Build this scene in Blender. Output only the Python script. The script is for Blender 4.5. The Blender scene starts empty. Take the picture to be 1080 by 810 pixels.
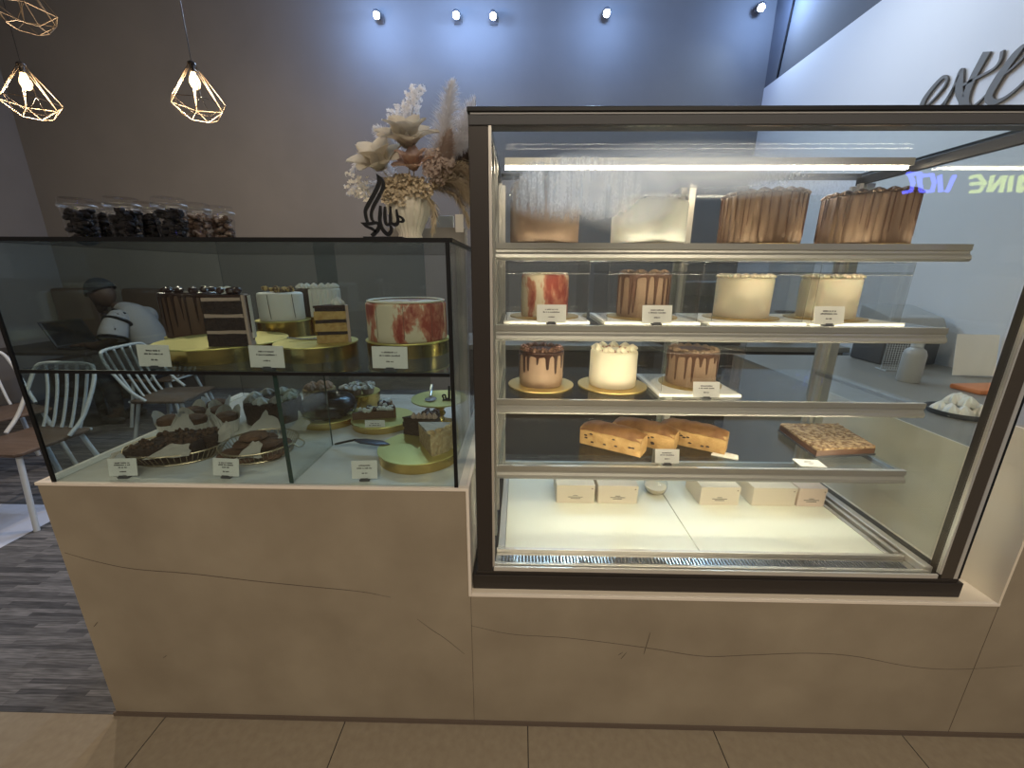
import bpy, bmesh, math, random
from mathutils import Vector, Matrix, noise
import numpy as np
sc = bpy.context.scene
COL = sc.collection
rnd = random.Random(7)
PI = math.pi

# ---------------------------------------------------------------- camera (solved from the floor joints and counter edges)
FPX = 425.808
_S = 0.6 / 0.525
_pi, _ya, _ro = [math.radians(a) for a in (15.6276, 1.0741, 0.2499)]
CAM = Vector((0, -0.85207 * _S, 1.25 * _S))
_F = Vector((-math.sin(_ya) * math.cos(_pi), math.cos(_ya) * math.cos(_pi), -math.sin(_pi)))
_R0 = Vector((math.cos(_ya), math.sin(_ya), 0))
_U0 = _R0.cross(_F)
_R = math.cos(_ro) * _R0 + math.sin(_ro) * _U0
_U = -math.sin(_ro) * _R0 + math.cos(_ro) * _U0
cd = bpy.data.cameras.new('camera')
cam = bpy.data.objects.new('camera', cd)
COL.objects.link(cam)
m = Matrix((_R, _U, -_F)).transposed().to_4x4()
m.translation = CAM
cam.matrix_world = m
cd.sensor_width = 36
cd.lens = 36 * FPX / 1080
cd.clip_start = 0.02
sc.camera = cam


def ray(px, py): return _F + _R * ((px - 540) / FPX) - _U * ((py - 405) / FPX)
def yp(px, py, y): d = ray(px, py); return CAM + d * ((y - CAM.y) / d.y)      # a point of the photo on a plane of the place
def zp(px, py, z): d = ray(px, py); return CAM + d * ((z - CAM.z) / d.z)
def xp(px, py, x): d = ray(px, py); return CAM + d * ((x - CAM.x) / d.x)


# ---------------------------------------------------------------- materials
def newmat(name):
    mt = bpy.data.materials.new(name); mt.use_nodes = True
    return mt, mt.node_tree.nodes, mt.node_tree.links


def mat(name, col, rough=0.6, metal=0.0, col2=None, scale=20.0, bump=0.0, bscale=None, detail=4.0, stretch=None, emit=0, sss=0, spec=0.5, lo=0.35, hi=0.65):
    mt, N, L = newmat(name)
    b = N['Principled BSDF']
    b.inputs['Base Color'].default_value = (*col, 1)
    b.inputs['Roughness'].default_value = rough
    b.inputs['Metallic'].default_value = metal
    b.inputs['Specular IOR Level'].default_value = spec
    if sss:
        b.inputs['Subsurface Weight'].default_value = sss
        b.inputs['Subsurface Radius'].default_value = (0.02, 0.012, 0.008)
    if emit:
        b.inputs['Emission Color'].default_value = (*col, 1); b.inputs['Emission Strength'].default_value = emit
    if col2 is not None or bump:
        tc = N.new('ShaderNodeTexCoord'); mp = N.new('ShaderNodeMapping')
        if stretch: mp.inputs['Scale'].default_value = stretch
        L.new(tc.outputs['Object'], mp.inputs['Vector'])
    if col2 is not None:
        nz = N.new('ShaderNodeTexNoise'); nz.inputs['Scale'].default_value = scale; nz.inputs['Detail'].default_value = detail
        cr = N.new('ShaderNodeValToRGB')
        cr.color_ramp.elements[0].position = lo; cr.color_ramp.elements[1].position = hi
        cr.color_ramp.elements[0].color = (*col, 1); cr.color_ramp.elements[1].color = (*col2, 1)
        L.new(mp.outputs[0], nz.inputs['Vector']); L.new(nz.outputs['Fac'], cr.inputs['Fac']); L.new(cr.outputs[0], b.inputs['Base Color'])
    if bump:
        n2 = N.new('ShaderNodeTexNoise'); n2.inputs['Scale'].default_value = bscale or scale; n2.inputs['Detail'].default_value = detail
        bp = N.new('ShaderNodeBump'); bp.inputs['Strength'].default_value = bump; bp.inputs['Distance'].default_value = 0.01
        L.new(mp.outputs[0], n2.inputs['Vector']); L.new(n2.outputs['Fac'], bp.inputs['Height']); L.new(bp.outputs[0], b.inputs['Normal'])
    return mt


def glass_mat(name, tint=(0.95, 0.975, 0.965), refl=1.0, f0=0.04, rough=0.0):
    mt, N, L = newmat(name)
    N.remove(N['Principled BSDF'])
    tr = N.new('ShaderNodeBsdfTransparent'); tr.inputs[0].default_value = (*tint, 1)
    gl = N.new('ShaderNodeBsdfGlossy'); gl.inputs['Roughness'].default_value = rough
    lw = N.new('ShaderNodeLayerWeight'); lw.inputs[0].default_value = 0.5
    pw = N.new('ShaderNodeMath'); pw.operation = 'POWER'; pw.inputs[1].default_value = 5
    ma = N.new('ShaderNodeMath'); ma.operation = 'MULTIPLY_ADD'; ma.inputs[1].default_value = (1 - f0) * refl; ma.inputs[2].default_value = f0 * refl
    mx = N.new('ShaderNodeMixShader')
    L.new(lw.outputs['Facing'], pw.inputs[0]); L.new(pw.outputs[0], ma.inputs[0]); L.new(ma.outputs[0], mx.inputs[0])
    L.new(tr.outputs[0], mx.inputs[1]); L.new(gl.outputs[0], mx.inputs[2]); L.new(mx.outputs[0], N['Material Output'].inputs[0])
    return mt


def emis(name, col, s):
    mt, N, L = newmat(name); N.remove(N['Principled BSDF'])
    e = N.new('ShaderNodeEmission'); e.inputs[0].default_value = (*col, 1); e.inputs[1].default_value = s
    L.new(e.outputs[0], N['Material Output'].inputs[0]); return mt


M = {}
def fluffy(name, col):
    mt, N, L = newmat(name); N.remove(N['Principled BSDF'])
    d = N.new('ShaderNodeBsdfDiffuse'); t = N.new('ShaderNodeBsdfTranslucent'); x = N.new('ShaderNodeMixShader')
    d.inputs[0].default_value = (*col, 1); t.inputs[0].default_value = (*col, 1); x.inputs[0].default_value = .45
    L.new(d.outputs[0], x.inputs[1]); L.new(t.outputs[0], x.inputs[2]); L.new(x.outputs[0], N['Material Output'].inputs[0]); return mt
M['counter'] = mat('counter_laminate', (0.258, 0.212, 0.152), 0.55, col2=(0.335, 0.281, 0.205), scale=4, bump=0.05, bscale=180, detail=12, lo=.3, hi=.68)
M['ctrim'] = mat('counter_edge', (0.80, 0.72, 0.62), 0.45)
M['marble'] = mat('pale_marble', (0.80, 0.77, 0.70), 0.2, col2=(0.66, 0.62, 0.54), scale=4, detail=10, stretch=(1, 2.5, 1), lo=0.45, hi=0.7)
M['crack'] = mat('crack_dark', (0.10, 0.075, 0.055), 0.9)
M['black'] = mat('black_frame', (0.007, 0.007, 0.008), 0.4, spec=.3)
M['bronze'] = mat('bronze_frame', (0.040, 0.033, 0.029), 0.42, 0.3)
M['alu'] = mat('aluminium', (0.66, 0.62, 0.56), 0.38, 0.65, bump=0.02, bscale=60, stretch=(0.1, 8, 8))
M['steel'] = mat('steel', (0.62, 0.60, 0.57), 0.25, 1.0)
M['chrome'] = mat('bright_edge', (0.80, 0.78, 0.73), 0.3, 0.6)
M['deckwhite'] = mat('deck_panel', (0.80, 0.80, 0.68), 0.35)
M['glass'] = glass_mat('pane')
M['glassg'] = glass_mat('pane_smoky', (0.85, 0.90, 0.90))
M['lining'] = mat('recess_lining', (.76, .67, .54), .55)
M['bronzel'] = mat('light_bronze', (.085, .07, .055), .38, .35)
M['glassm'] = glass_mat('pane_matt', (0.95, 0.97, 0.965), .06)
M['walld'] = mat('dark_upper_wall', (.115, .12, .135), .9)
M['glassd'] = glass_mat('pane_dull', (0.90, 0.93, 0.925), .45)
M['glassback'] = glass_mat('pane_rear_dimmed', (0.74, 0.79, 0.80))  # rear panes tinted darker to dim the seating seen through them
M['acrylic'] = glass_mat('clear_plastic', (0.965, 0.965, 0.96), 1.0, 0.05)
M['gedge'] = mat('green_glass_edge', (0.015, 0.05, 0.045), 0.15)
M['gold'] = mat('brushed_gold', (0.66, 0.46, 0.15), 0.2, 1.0, bump=0.03, bscale=30, stretch=(1, 1, 12))
M['goldtop'] = mat('gold_board_top', (0.62, 0.53, 0.17), 0.36, 0.65)
M['board'] = mat('cake_board_gold', (0.55, 0.37, 0.13), 0.42, 0.55)
M['whiteboard'] = mat('white_board', (0.82, 0.78, 0.70), 0.5)
M['paper'] = mat('card_paper', (0.88, 0.85, 0.78), 0.6)
M['ink'] = mat('ink', (0.10, 0.09, 0.085), 0.8)
M['box'] = mat('white_carton', (0.80, 0.71, 0.57), 0.55)
M['boxpink'] = mat('pinkish_carton', (0.80, 0.65, 0.54), 0.55)
M['parch'] = mat('parchment', (0.76, 0.71, 0.63), 0.75, bump=0.1, bscale=60)
M['cream'] = mat('cream_frosting', (0.88, 0.78, 0.58), 0.55, sss=0.15, bump=0.06, bscale=30, stretch=(1, 1, 0.4))
M['creamw'] = mat('white_frosting', (0.80, 0.77, 0.70), 0.5, sss=0.15, bump=0.05, bscale=35)
M['mocha'] = mat('mocha_frosting', (0.40, 0.26, 0.165), 0.55, col2=(0.45, 0.30, 0.195), scale=14, bump=0.06, bscale=40, stretch=(1, 1, 0.2))
M['mochashade'] = mat('shaded_mocha_frosting', (0.25, 0.155, 0.10), 0.55, col2=(0.30, 0.19, 0.125), scale=14, bump=0.06, bscale=40, stretch=(1, 1, 0.2))  # mocha darkened to put shade into the top-shelf cakes
M['milkchoc'] = mat('milk_chocolate', (0.15, 0.078, 0.045), 0.5, bump=0.06, bscale=40)
M['choc'] = mat('dark_chocolate', (0.05, 0.02, 0.012), 0.28, bump=0.04, bscale=40)
M['chocbrown'] = mat('brown_chocolate', (0.15, 0.07, 0.04), 0.4, bump=0.05, bscale=40)
M['choccake'] = mat('chocolate_sponge', (0.028, 0.014, 0.010), 0.9, col2=(0.05, 0.026, 0.018), scale=90, bump=0.7, bscale=160)
M['brownie'] = mat('brownie_crumb', (0.05, 0.024, 0.014), 0.85, col2=(0.13, 0.068, 0.038), scale=55, bump=1.0, bscale=90)
M['sponge'] = mat('yellow_sponge', (0.60, 0.40, 0.14), 0.85, col2=(0.46, 0.27, 0.08), scale=80, bump=0.6, bscale=150)
M['pinkcream'] = mat('mocha_cream', (0.50, 0.36, 0.28), 0.6, bump=0.3, bscale=80)
M['crumb'] = mat('biscuit_crumb', (0.68, 0.52, 0.30), 0.85, col2=(0.42, 0.28, 0.13), scale=70, bump=0.9, bscale=110)
M['greycream'] = mat('cookie_cream', (0.46, 0.42, 0.36), 0.6, col2=(0.22, 0.19, 0.16), scale=16, stretch=(1, 6, 1), lo=0.5, hi=0.75)
M['crust'] = mat('tart_crust', (0.30, 0.15, 0.06), 0.75, col2=(0.20, 0.09, 0.04), scale=40, bump=0.3)
M['loaf'] = mat('loaf_crumb', (0.58, 0.36, 0.14), 0.75, col2=(0.44, 0.245, 0.08), scale=30, bump=0.5, bscale=70)
M['loafcrust'] = mat('loaf_crust', (0.42, 0.205, 0.065), 0.5, col2=(0.29, 0.125, 0.038), scale=25, bump=0.3, bscale=50)
M['cookie'] = mat('cookie_brown', (0.17, 0.085, 0.045), 0.85, col2=(0.085, 0.04, 0.022), scale=30, bump=1.0, bscale=60)
M['nut'] = mat('caramel_nut', (0.62, 0.43, 0.23), 0.5, col2=(0.24, 0.125, 0.05), scale=70, bump=1.0, bscale=80, lo=0.4, hi=0.6)
M['pistachio'] = mat('golden_crumbs', (0.60, 0.42, 0.16), 0.8, col2=(0.12, 0.06, 0.03), scale=80, lo=0.45, hi=0.55)
M['blossom'] = mat('magnolia_petal', (0.84, 0.77, 0.64), 0.6, col2=(0.92, 0.88, 0.80), scale=12, stretch=(1, 1, 1))
M['rose'] = mat('blush_petal', (0.78, 0.60, 0.50), 0.6)
M['pampas'] = fluffy('pampas_grass', (0.93, 0.92, 0.93))
M['pampasb'] = fluffy('pampas_brown', (0.66, 0.55, 0.48))
M['dry'] = mat('dried_flower', (0.50, 0.40, 0.26), 0.9, col2=(0.66, 0.55, 0.38), scale=30)
M['drygrass'] = mat('dried_grass', (0.52, 0.42, 0.29), 0.9)
M['darkplume'] = mat('dark_plume', (0.11, 0.08, 0.07), 0.9)
M['vase'] = mat('cream_ceramic', (0.74, 0.68, 0.56), 0.4)
M['wood'] = mat('seat_wood', (0.125, 0.085, 0.062), 0.5, col2=(0.085, 0.056, 0.040), scale=6, stretch=(1, 12, 1))
M['whitemetal'] = mat('white_metal', (0.54, 0.57, 0.59), 0.4)
M['wallb'] = mat('back_wall_paint', (0.225, 0.215, 0.205), 0.9, col2=(0.25, 0.238, 0.226), scale=1.5, bump=0.05, bscale=30)
M['wallw'] = mat('white_wall_paint', (0.70, 0.71, 0.73), 0.8)
M['ceil'] = mat('ceiling_paint', (0.205, 0.20, 0.205), 0.9)
M['signgrey'] = mat('sign_grey', (0.14, 0.132, 0.12), 0.6)
M['basketwire'] = mat('basket_wire', (0.42, 0.34, 0.22), 0.35, 0.9)
M['brass'] = mat('pendant_brass', (0.17, 0.125, 0.08), 0.5, 0.7)
M['dark'] = mat('dark_plastic', (0.02, 0.02, 0.022), 0.5)
M['darkgrey'] = mat('dark_grey', (0.07, 0.07, 0.075), 0.6)
M['skin'] = mat('skin', (0.062, 0.036, 0.026), 0.6)
M['shirt'] = mat('pale_jersey', (0.27, 0.27, 0.285), 0.9)
M['cap'] = mat('dark_cap', (0.010, 0.014, 0.020), 0.8)
M['jeans'] = mat('dark_trousers', (0.025, 0.026, 0.034), 0.9)
M['bench'] = mat('brown_upholstery', (0.115, 0.082, 0.062), 0.8)
M['tabletop'] = mat('dark_tabletop', (0.045, 0.038, 0.034), 0.4)
M['silver'] = mat('silver', (0.72, 0.72, 0.74), 0.2, 1.0)
M['grey'] = mat('grey_plastic', (0.38, 0.38, 0.37), 0.5)
M['cab'] = mat('bench_front', (0.085, 0.065, 0.052), 0.6)
M['wtop'] = mat('worktop', (0.23, 0.21, 0.175), 0.4)
M['led'] = emis('led_warm', (1.0, 0.86, 0.64), 36)
M['ledunder'] = emis('led_warm_shelf', (1.0, 0.87, 0.66), 30)
M['bulb'] = emis('bulb_glow', (1.0, 0.66, 0.30), 7)
M['spot'] = emis('spot_glow', (0.70, 0.84, 1.0), 60)


def red_marble():
    mt, N, L = newmat('red_marbled_frosting'); b = N['Principled BSDF']
    tc = N.new('ShaderNodeTexCoord'); mp = N.new('ShaderNodeMapping'); mp.inputs['Scale'].default_value = (1, 1, 0.5)
    nz = N.new('ShaderNodeTexNoise'); nz.inputs['Scale'].default_value = 16; nz.inputs['Detail'].default_value = 9; nz.inputs['Roughness'].default_value = 0.62; nz.inputs['Distortion'].default_value = 0.3
    cr = N.new('ShaderNodeValToRGB'); e = cr.color_ramp.elements
    e[0].position = 0.47; e[0].color = (0.80, 0.68, 0.48, 1); e[1].position = 0.60; e[1].color = (0.36, 0.055, 0.03, 1)
    k = e.new(0.515); k.color = (0.62, 0.24, 0.14, 1)
    L.new(tc.outputs['Object'], mp.inputs[0]); L.new(mp.outputs[0], nz.inputs['Vector']); L.new(nz.outputs[0], cr.inputs[0]); L.new(cr.outputs[0], b.inputs['Base Color'])
    b.inputs['Roughness'].default_value = 0.5
    return mt
M['redmarble'] = red_marble()


def carpet():
    mt, N, L = newmat('grey_plank_carpet'); b = N['Principled BSDF']
    tc = N.new('ShaderNodeTexCoord'); mp = N.new('ShaderNodeMapping')
    br = N.new('ShaderNodeTexBrick'); br.offset = 0.37; br.inputs['Scale'].default_value = 1
    br.inputs['Brick Width'].default_value = 0.25; br.inputs['Row Height'].default_value = 0.019; br.inputs['Mortar Size'].default_value = 0.0
    br.inputs['Color1'].default_value = (0.060, 0.060, 0.066, 1); br.inputs['Color2'].default_value = (0.19, 0.185, 0.19, 1)
    nz = N.new('ShaderNodeTexNoise'); nz.inputs['Scale'].default_value = 12
    m2 = N.new('ShaderNodeMapping'); m2.inputs['Scale'].default_value = (1, 14, 1)
    mx = N.new('ShaderNodeMix'); mx.data_type = 'RGBA'; mx.blend_type = 'MULTIPLY'; mx.inputs[0].default_value = 0.8
    cr = N.new('ShaderNodeValToRGB'); cr.color_ramp.elements[0].position = 0.3; cr.color_ramp.elements[0].color = (0.35, 0.35, 0.35, 1); cr.color_ramp.elements[1].position = 0.7; cr.color_ramp.elements[1].color = (1.3, 1.3, 1.3, 1)
    L.new(tc.outputs['Object'], mp.inputs[0]); L.new(mp.outputs[0], br.inputs['Vector']); L.new(tc.outputs['Object'], m2.inputs[0]); L.new(m2.outputs[0], nz.inputs['Vector'])
    L.new(nz.outputs[0], cr.inputs[0]); L.new(br.outputs['Color'], mx.inputs[6]); L.new(cr.outputs[0], mx.inputs[7]); L.new(mx.outputs[2], b.inputs['Base Color'])
    b.inputs['Roughness'].default_value = 0.85
    return mt
M['carpet'] = carpet()


def tiles():
    mt, N, L = newmat('beige_floor_tile'); b = N['Principled BSDF']
    tc = N.new('ShaderNodeTexCoord'); mp = N.new('ShaderNodeMapping'); mp.inputs['Location'].default_value = (-0.038 + 6.0, 6.0, 0)
    br = N.new('ShaderNodeTexBrick'); br.offset = 0.0; br.inputs['Scale'].default_value = 1
    br.inputs['Brick Width'].default_value = 0.6; br.inputs['Row Height'].default_value = 0.6; br.inputs['Mortar Size'].default_value = 0.0016
    br.inputs['Mortar Smooth'].default_value = 0.0
    br.inputs['Color1'].default_value = (0.275, 0.222, 0.158, 1); br.inputs['Color2'].default_value = (0.275, 0.222, 0.158, 1); br.inputs['Mortar'].default_value = (0.02, 0.017, 0.015, 1)
    nz = N.new('ShaderNodeTexNoise'); nz.inputs['Scale'].default_value = 45; nz.inputs['Detail'].default_value = 8
    cr = N.new('ShaderNodeValToRGB'); cr.color_ramp.elements[0].position = 0.3; cr.color_ramp.elements[0].color = (0.90, 0.90, 0.90, 1); cr.color_ramp.elements[1].position = 0.7; cr.color_ramp.elements[1].color = (1.06, 1.1, 1.1, 1)
    mx = N.new('ShaderNodeMix'); mx.data_type = 'RGBA'; mx.blend_type = 'MULTIPLY'; mx.inputs[0].default_value = 1
    L.new(tc.outputs['Object'], mp.inputs[0]); L.new(mp.outputs[0], br.inputs['Vector']); L.new(tc.outputs['Object'], nz.inputs['Vector'])
    L.new(nz.outputs[0], cr.inputs[0]); L.new(br.outputs['Color'], mx.inputs[6]); L.new(cr.outputs[0], mx.inputs[7]); L.new(mx.outputs[2], b.inputs['Base Color'])
    b.inputs['Roughness'].default_value = 0.6
    return mt
M['tile'] = tiles()
M['litfloor'] = mat('painted_light_floor', (0.62, 0.66, 0.78), 0.5)  # paler floor colour stands in for a pool of bluish light


# ---------------------------------------------------------------- mesh helpers
def BM(): return bmesh.new()


def merge(bm, t):
    me = bpy.data.meshes.new('t'); t.to_mesh(me); t.free(); bm.from_mesh(me); bpy.data.meshes.remove(me)


def box(bm, x0, x1, y0, y1, z0, z1, b=0.0, seg=2):
    t = bmesh.new()
    bmesh.ops.create_cube(t, size=1)
    for v in t.verts: v.co = Vector(((x0 + x1) / 2 + v.co.x * (x1 - x0), (y0 + y1) / 2 + v.co.y * (y1 - y0), (z0 + z1) / 2 + v.co.z * (z1 - z0)))
    if b: bmesh.ops.bevel(t, geom=t.edges[:], offset=b, segments=seg, affect='EDGES', profile=0.5)
    merge(bm, t)


def lathe(bm, prof, n=48, c=(0, 0, 0), sx=1, sy=1, f=None, cap=True):
    rows = []
    for k, (r, z) in enumerate(prof):
        row = []
        for i in range(n):
            a = 2 * PI * i / n
            rr = f(a, r, z) if f else r
            row.append(bm.verts.new((c[0] + rr * sx * math.cos(a), c[1] + rr * sy * math.sin(a), c[2] + z)))
        rows.append(row)
    for a, b in zip(rows, rows[1:]):
        for i in range(n):
            j = (i + 1) % n
            bm.faces.new((a[i], a[j], b[j], b[i]))
    if cap:
        bm.faces.new(list(reversed(rows[0]))); bm.faces.new(rows[-1])


def sphere(bm, c, r, seg=16, rings=10, s=(1, 1, 1), rot=None):
    t = bmesh.new(); bmesh.ops.create_uvsphere(t, u_segments=seg, v_segments=rings, radius=1)
    for v in t.verts:
        p = Vector((v.co.x * r * s[0], v.co.y * r * s[1], v.co.z * r * s[2]))
        if rot is not None: p = rot @ p
        v.co = p + Vector(c)
    merge(bm, t)


def catmull(P, n=8, closed=False):
    P = [Vector(p) for p in P]; out = []
    m_ = len(P)
    rng = range(m_ if closed else m_ - 1)
    for i in rng:
        p0 = P[(i - 1) % m_] if closed or i > 0 else P[0] * 2 - P[1]
        p1, p2 = P[i], P[(i + 1) % m_]
        p3 = P[(i + 2) % m_] if closed or i + 2 < m_ else p2 * 2 - p1
        for k in range(n):
            t = k / n
            out.append(0.5 * ((2 * p1) + (p2 - p0) * t + (2 * p0 - 5 * p1 + 4 * p2 - p3) * t * t + (3 * p1 - p0 - 3 * p2 + p3) * t ** 3))
    if not closed: out.append(P[-1])
    return out


def tube(bm, pts, r, n=8, closed=False):
    pts = [Vector(p) for p in pts]; m_ = len(pts)
    R = r if isinstance(r, (list, tuple)) else [r] * m_
    rows = []; up = None
    for i, p in enumerate(pts):
        a = pts[(i - 1) % m_] if closed or i > 0 else p
        b = pts[(i + 1) % m_] if closed or i < m_ - 1 else p
        t = (b - a).normalized()
        if up is None:
            up = Vector((0, 0, 1)) if abs(t.z) < 0.9 else Vector((1, 0, 0))
        s = t.cross(up)
        if s.length < 1e-6: s = t.orthogonal()
        s.normalize(); u = s.cross(t); up = u
        rows.append([bm.verts.new(p + (s * math.cos(2 * PI * k / n) + u * math.sin(2 * PI * k / n)) * R[i]) for k in range(n)])
    pairs = list(zip(rows, rows[1:])) + ([(rows[-1], rows[0])] if closed else [])
    for a, b in pairs:
        for k in range(n):
            bm.faces.new((a[k], a[(k + 1) % n], b[(k + 1) % n], b[k]))
    if not closed:
        bm.faces.new(list(reversed(rows[0]))); bm.faces.new(rows[-1])


def stroke(bm, pts, w, nrm, th):
    """a flat pen stroke of varying width, th thick along nrm"""
    pts = [Vector(p) for p in pts]; m_ = len(pts); nrm = Vector(nrm).normalized()
    W = w if isinstance(w, (list, tuple)) else [w] * m_
    rows = []
    for i, p in enumerate(pts):
        t = (pts[min(i + 1, m_ - 1)] - pts[max(i - 1, 0)]).normalized()
        s = t.cross(nrm).normalized() * W[i] * 0.5
        rows.append([bm.verts.new(q) for q in (p + s, p - s, p - s + nrm * th, p + s + nrm * th)])
    for a, b in zip(rows, rows[1:]):
        for k in range(4): bm.faces.new((a[k], a[(k + 1) % 4], b[(k + 1) % 4], b[k]))
    bm.faces.new(list(reversed(rows[0]))); bm.faces.new(rows[-1])


def prism(bm, poly, z0, z1, b=0.0):
    t = bmesh.new()
    lo = [t.verts.new((x, y, z0)) for x, y in poly]; hi = [t.verts.new((x, y, z1)) for x, y in poly]
    n = len(poly)
    t.faces.new(list(reversed(lo))); t.faces.new(hi)
    for i in range(n): t.faces.new((lo[i], lo[(i + 1) % n], hi[(i + 1) % n], hi[i]))
    bmesh.ops.recalc_face_normals(t, faces=t.faces[:])
    if b: bmesh.ops.bevel(t, geom=t.edges[:], offset=b, segments=2, affect='EDGES', profile=0.5)
    merge(bm, t)


def jitter(bm, amp, sc_, seed=0):
    for v in bm.verts:
        p = v.co * sc_ + Vector((seed * 3.1, seed * 1.7, seed))
        v.co += noise.noise_vector(p) * amp


def obj(name, bm, mt, parent=None, loc=(0, 0, 0), rz=0, smooth=True, ang=40, label=None):
    bmesh.ops.recalc_face_normals(bm, faces=bm.faces[:])
    me = bpy.data.meshes.new(name); bm.to_mesh(me); bm.free()
    for k in (mt if isinstance(mt, (list, tuple)) else [mt]): me.materials.append(k)
    if smooth:
        me.shade_smooth() if hasattr(me, 'shade_smooth') else None
        try: me.set_sharp_from_angle(angle=math.radians(ang))
        except Exception: pass
    o = bpy.data.objects.new(name, me); COL.objects.link(o)
    o.parent = parent; o.location = loc; o.rotation_euler = (0, 0, rz)
    if label: o['label'] = label
    return o


def thing(name, label, cat, loc=(0, 0, 0), rz=0, group=None):
    o = bpy.data.objects.new(name, None); COL.objects.link(o)
    o.empty_display_size = 0.05
    o.location = loc; o.rotation_euler = (0, 0, rz); o['label'] = label; o['category'] = cat
    if group: o['group'] = group
    return o


def tag(o, label, cat, group=None):
    o['label'] = label; o['category'] = cat
    if group: o['group'] = group
    return o


def struct(name, bm, mt, label=None, parent=None, smooth=False):
    o = obj(name, bm, mt, parent, smooth=smooth)
    if parent is None: o['kind'] = 'structure'
    if label: o['label'] = label
    return o


def copy_tree(o, parent=None):
    c = o.copy(); COL.objects.link(c); c.parent = parent
    for ch in list(o.children): copy_tree(ch, c)
    return c
# ================================================================ THE SETTING
XW, YW, ZC, XL, YF, ZW = 2.45, 3.82, 4.5, -5.4, -4.6, 3.22
b = BM(); box(b, XL, XW, YF, 0.0, -0.06, 0); struct('floor', b, M['tile'], 'beige tiled floor in front of the counter')
b = BM(); box(b, -2.75, XW, 0.0, YW, -0.06, 0); box(b, XL, -2.75, 1.21, YW, -0.06, 0); struct('floor_carpet', b, M['carpet'], 'dark grey plank-pattern floor behind the counter')
b = BM(); box(b, XL, -2.75, 0.0, 1.21, -0.06, 0); struct('floor_lit_patch', b, M['litfloor'], 'bluish patch of light under the white chairs, painted as paler floor')
b = BM(); box(b, XL - .1, XW + .1, YW, YW + .1, -0.06, ZC); struct('wall_back', b, M['wallb'], 'grey brown wall behind the seating')
b = BM(); box(b, XW, XW + .1, 0.35, YW, -0.06, ZW); struct('wall_right', b, M['wallw'], 'white side wall carrying the script sign')
b = BM(); box(b, XW + .003, XW + .1, 0.35, YW, ZW + .0005, ZC); struct('wall_right_upper', b, M['walld'], 'dark upper part of the side wall')
b = BM(); box(b, XL - .1, XL, YF, YW, -0.06, ZC); struct('wall_left', b, M['wallb'])
b = BM(); box(b, XL - .1, XW + 1.6, YF - .1, YF, -0.06, ZC); struct('wall_front', b, M['wallb'])
b = BM(); box(b, XL - .1, XW + 1.6, YF - .1, YW + .1, ZC, ZC + .1); struct('ceiling', b, M['ceil'])
g0, g1 = xp(838, 0, XW + .003), xp(820, 82, XW + .003)
g2 = g0 + (g0 - g1) * 0.5
b = BM(); stroke(b, [g2, g1], 0.03, (-1, 0, 0), 0.006); struct('trim_1', b, M['black'], 'dark joint on the upper side wall')

# ================================================================ THE COUNTER
ctr = thing('service_counter', 'long beige counter with a stepped cut-out, scuffed and cracked front', 'counter', (0, 0, 0))
b = BM()
box(b, -1.33, -0.142, 0, .85, 0.0, .853); box(b, -0.142, 1.385, 0, .85, 0, .507); box(b, 1.385, 2.44, 0, .11, 0, 1.02); box(b, 1.385, 2.44, .1101, 1.62, 0, .90)
obj('front_panel', b, M['counter'], ctr, smooth=False)
b = BM()
box(b, -1.334, -0.142, -.003, .012, .853, .862, .001); box(b, -0.1425, -0.134, -.003, .85, .507, .862, .001)
box(b, -1.334, -1.322, .012, .85, .853, .862, .001)
box(b, -0.134, 1.3845, -.003, .006, .507, .5165, .001)
obj('edge_trim', b, M['ctrim'], ctr, smooth=False, label='pale edge strip of the cut-out')
b = BM(); box(b, -0.134, 1.3765, .0065, .85, .507, .5163); box(b, 1.377, 1.3845, -.002, .85, .507, .915); box(b, 1.377, 1.3845, -.002, .11, .9151, 1.02); obj('recess_lining', b, M['lining'], ctr, smooth=False, label='pale inner side and floor of the cut-out')
b = BM(); box(b, -1.322, -0.1425, .012, .85, .853, .8615); obj('deck', b, M['marble'], ctr, smooth=False, label='pale marbled top under the glass case')
b = BM(); box(b, 1.3847, 2.44, .1102, 1.62, .9003, .915); obj('worktop', b, M['wtop'], ctr, smooth=False)
b = BM(); box(b, -1.336, 2.44, -.006, 0.0, 0, .014); obj('kick_strip', b, mat('kick_brown', (.12, .09, .07), .5), ctr, smooth=False, label='dark brown strip along the floor')
def crack(P, w=.0011):
    q = catmull([yp(x, y, -0.0006) for x, y in P], 8)
    bb = BM(); tube(bb, q, [w * (.35 + .65 * math.sin(PI * min(1, max(.04, i / (len(q) - 1))))) for i in range(len(q))], 5)
    obj('crack', bb, M['crack'], ctr)
crack([(68, 583), (100, 592), (140, 600), (200, 605), (270, 613), (330, 619), (380, 624), (412, 630)])
crack([(497, 660), (540, 669), (600, 673), (680, 683), (740, 692), (790, 691), (850, 689), (900, 692), (960, 703), (1010, 706), (1079, 702)], .0009)
crack([(440, 653), (455, 664), (470, 674), (490, 690)], .0007)
crack([(686, 667), (682, 680), (679, 690)], .0009)
crack([(652, 691), (657, 688)], .0008); crack([(655, 695), (661, 688)], .0008)
crack([(172, 694), (176, 691)], .001); crack([(99, 661), (103, 656)], .001)
b = BM(); box(b, -0.1375, -0.1365, -.0007, .001, .014, .505); obj('panel_joint', b, M['crack'], ctr, smooth=False)
b = BM(); box(b, 1.3845, 1.3855, -.0007, .001, .014, .505); obj('panel_joint', b, M['crack'], ctr, smooth=False)

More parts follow.
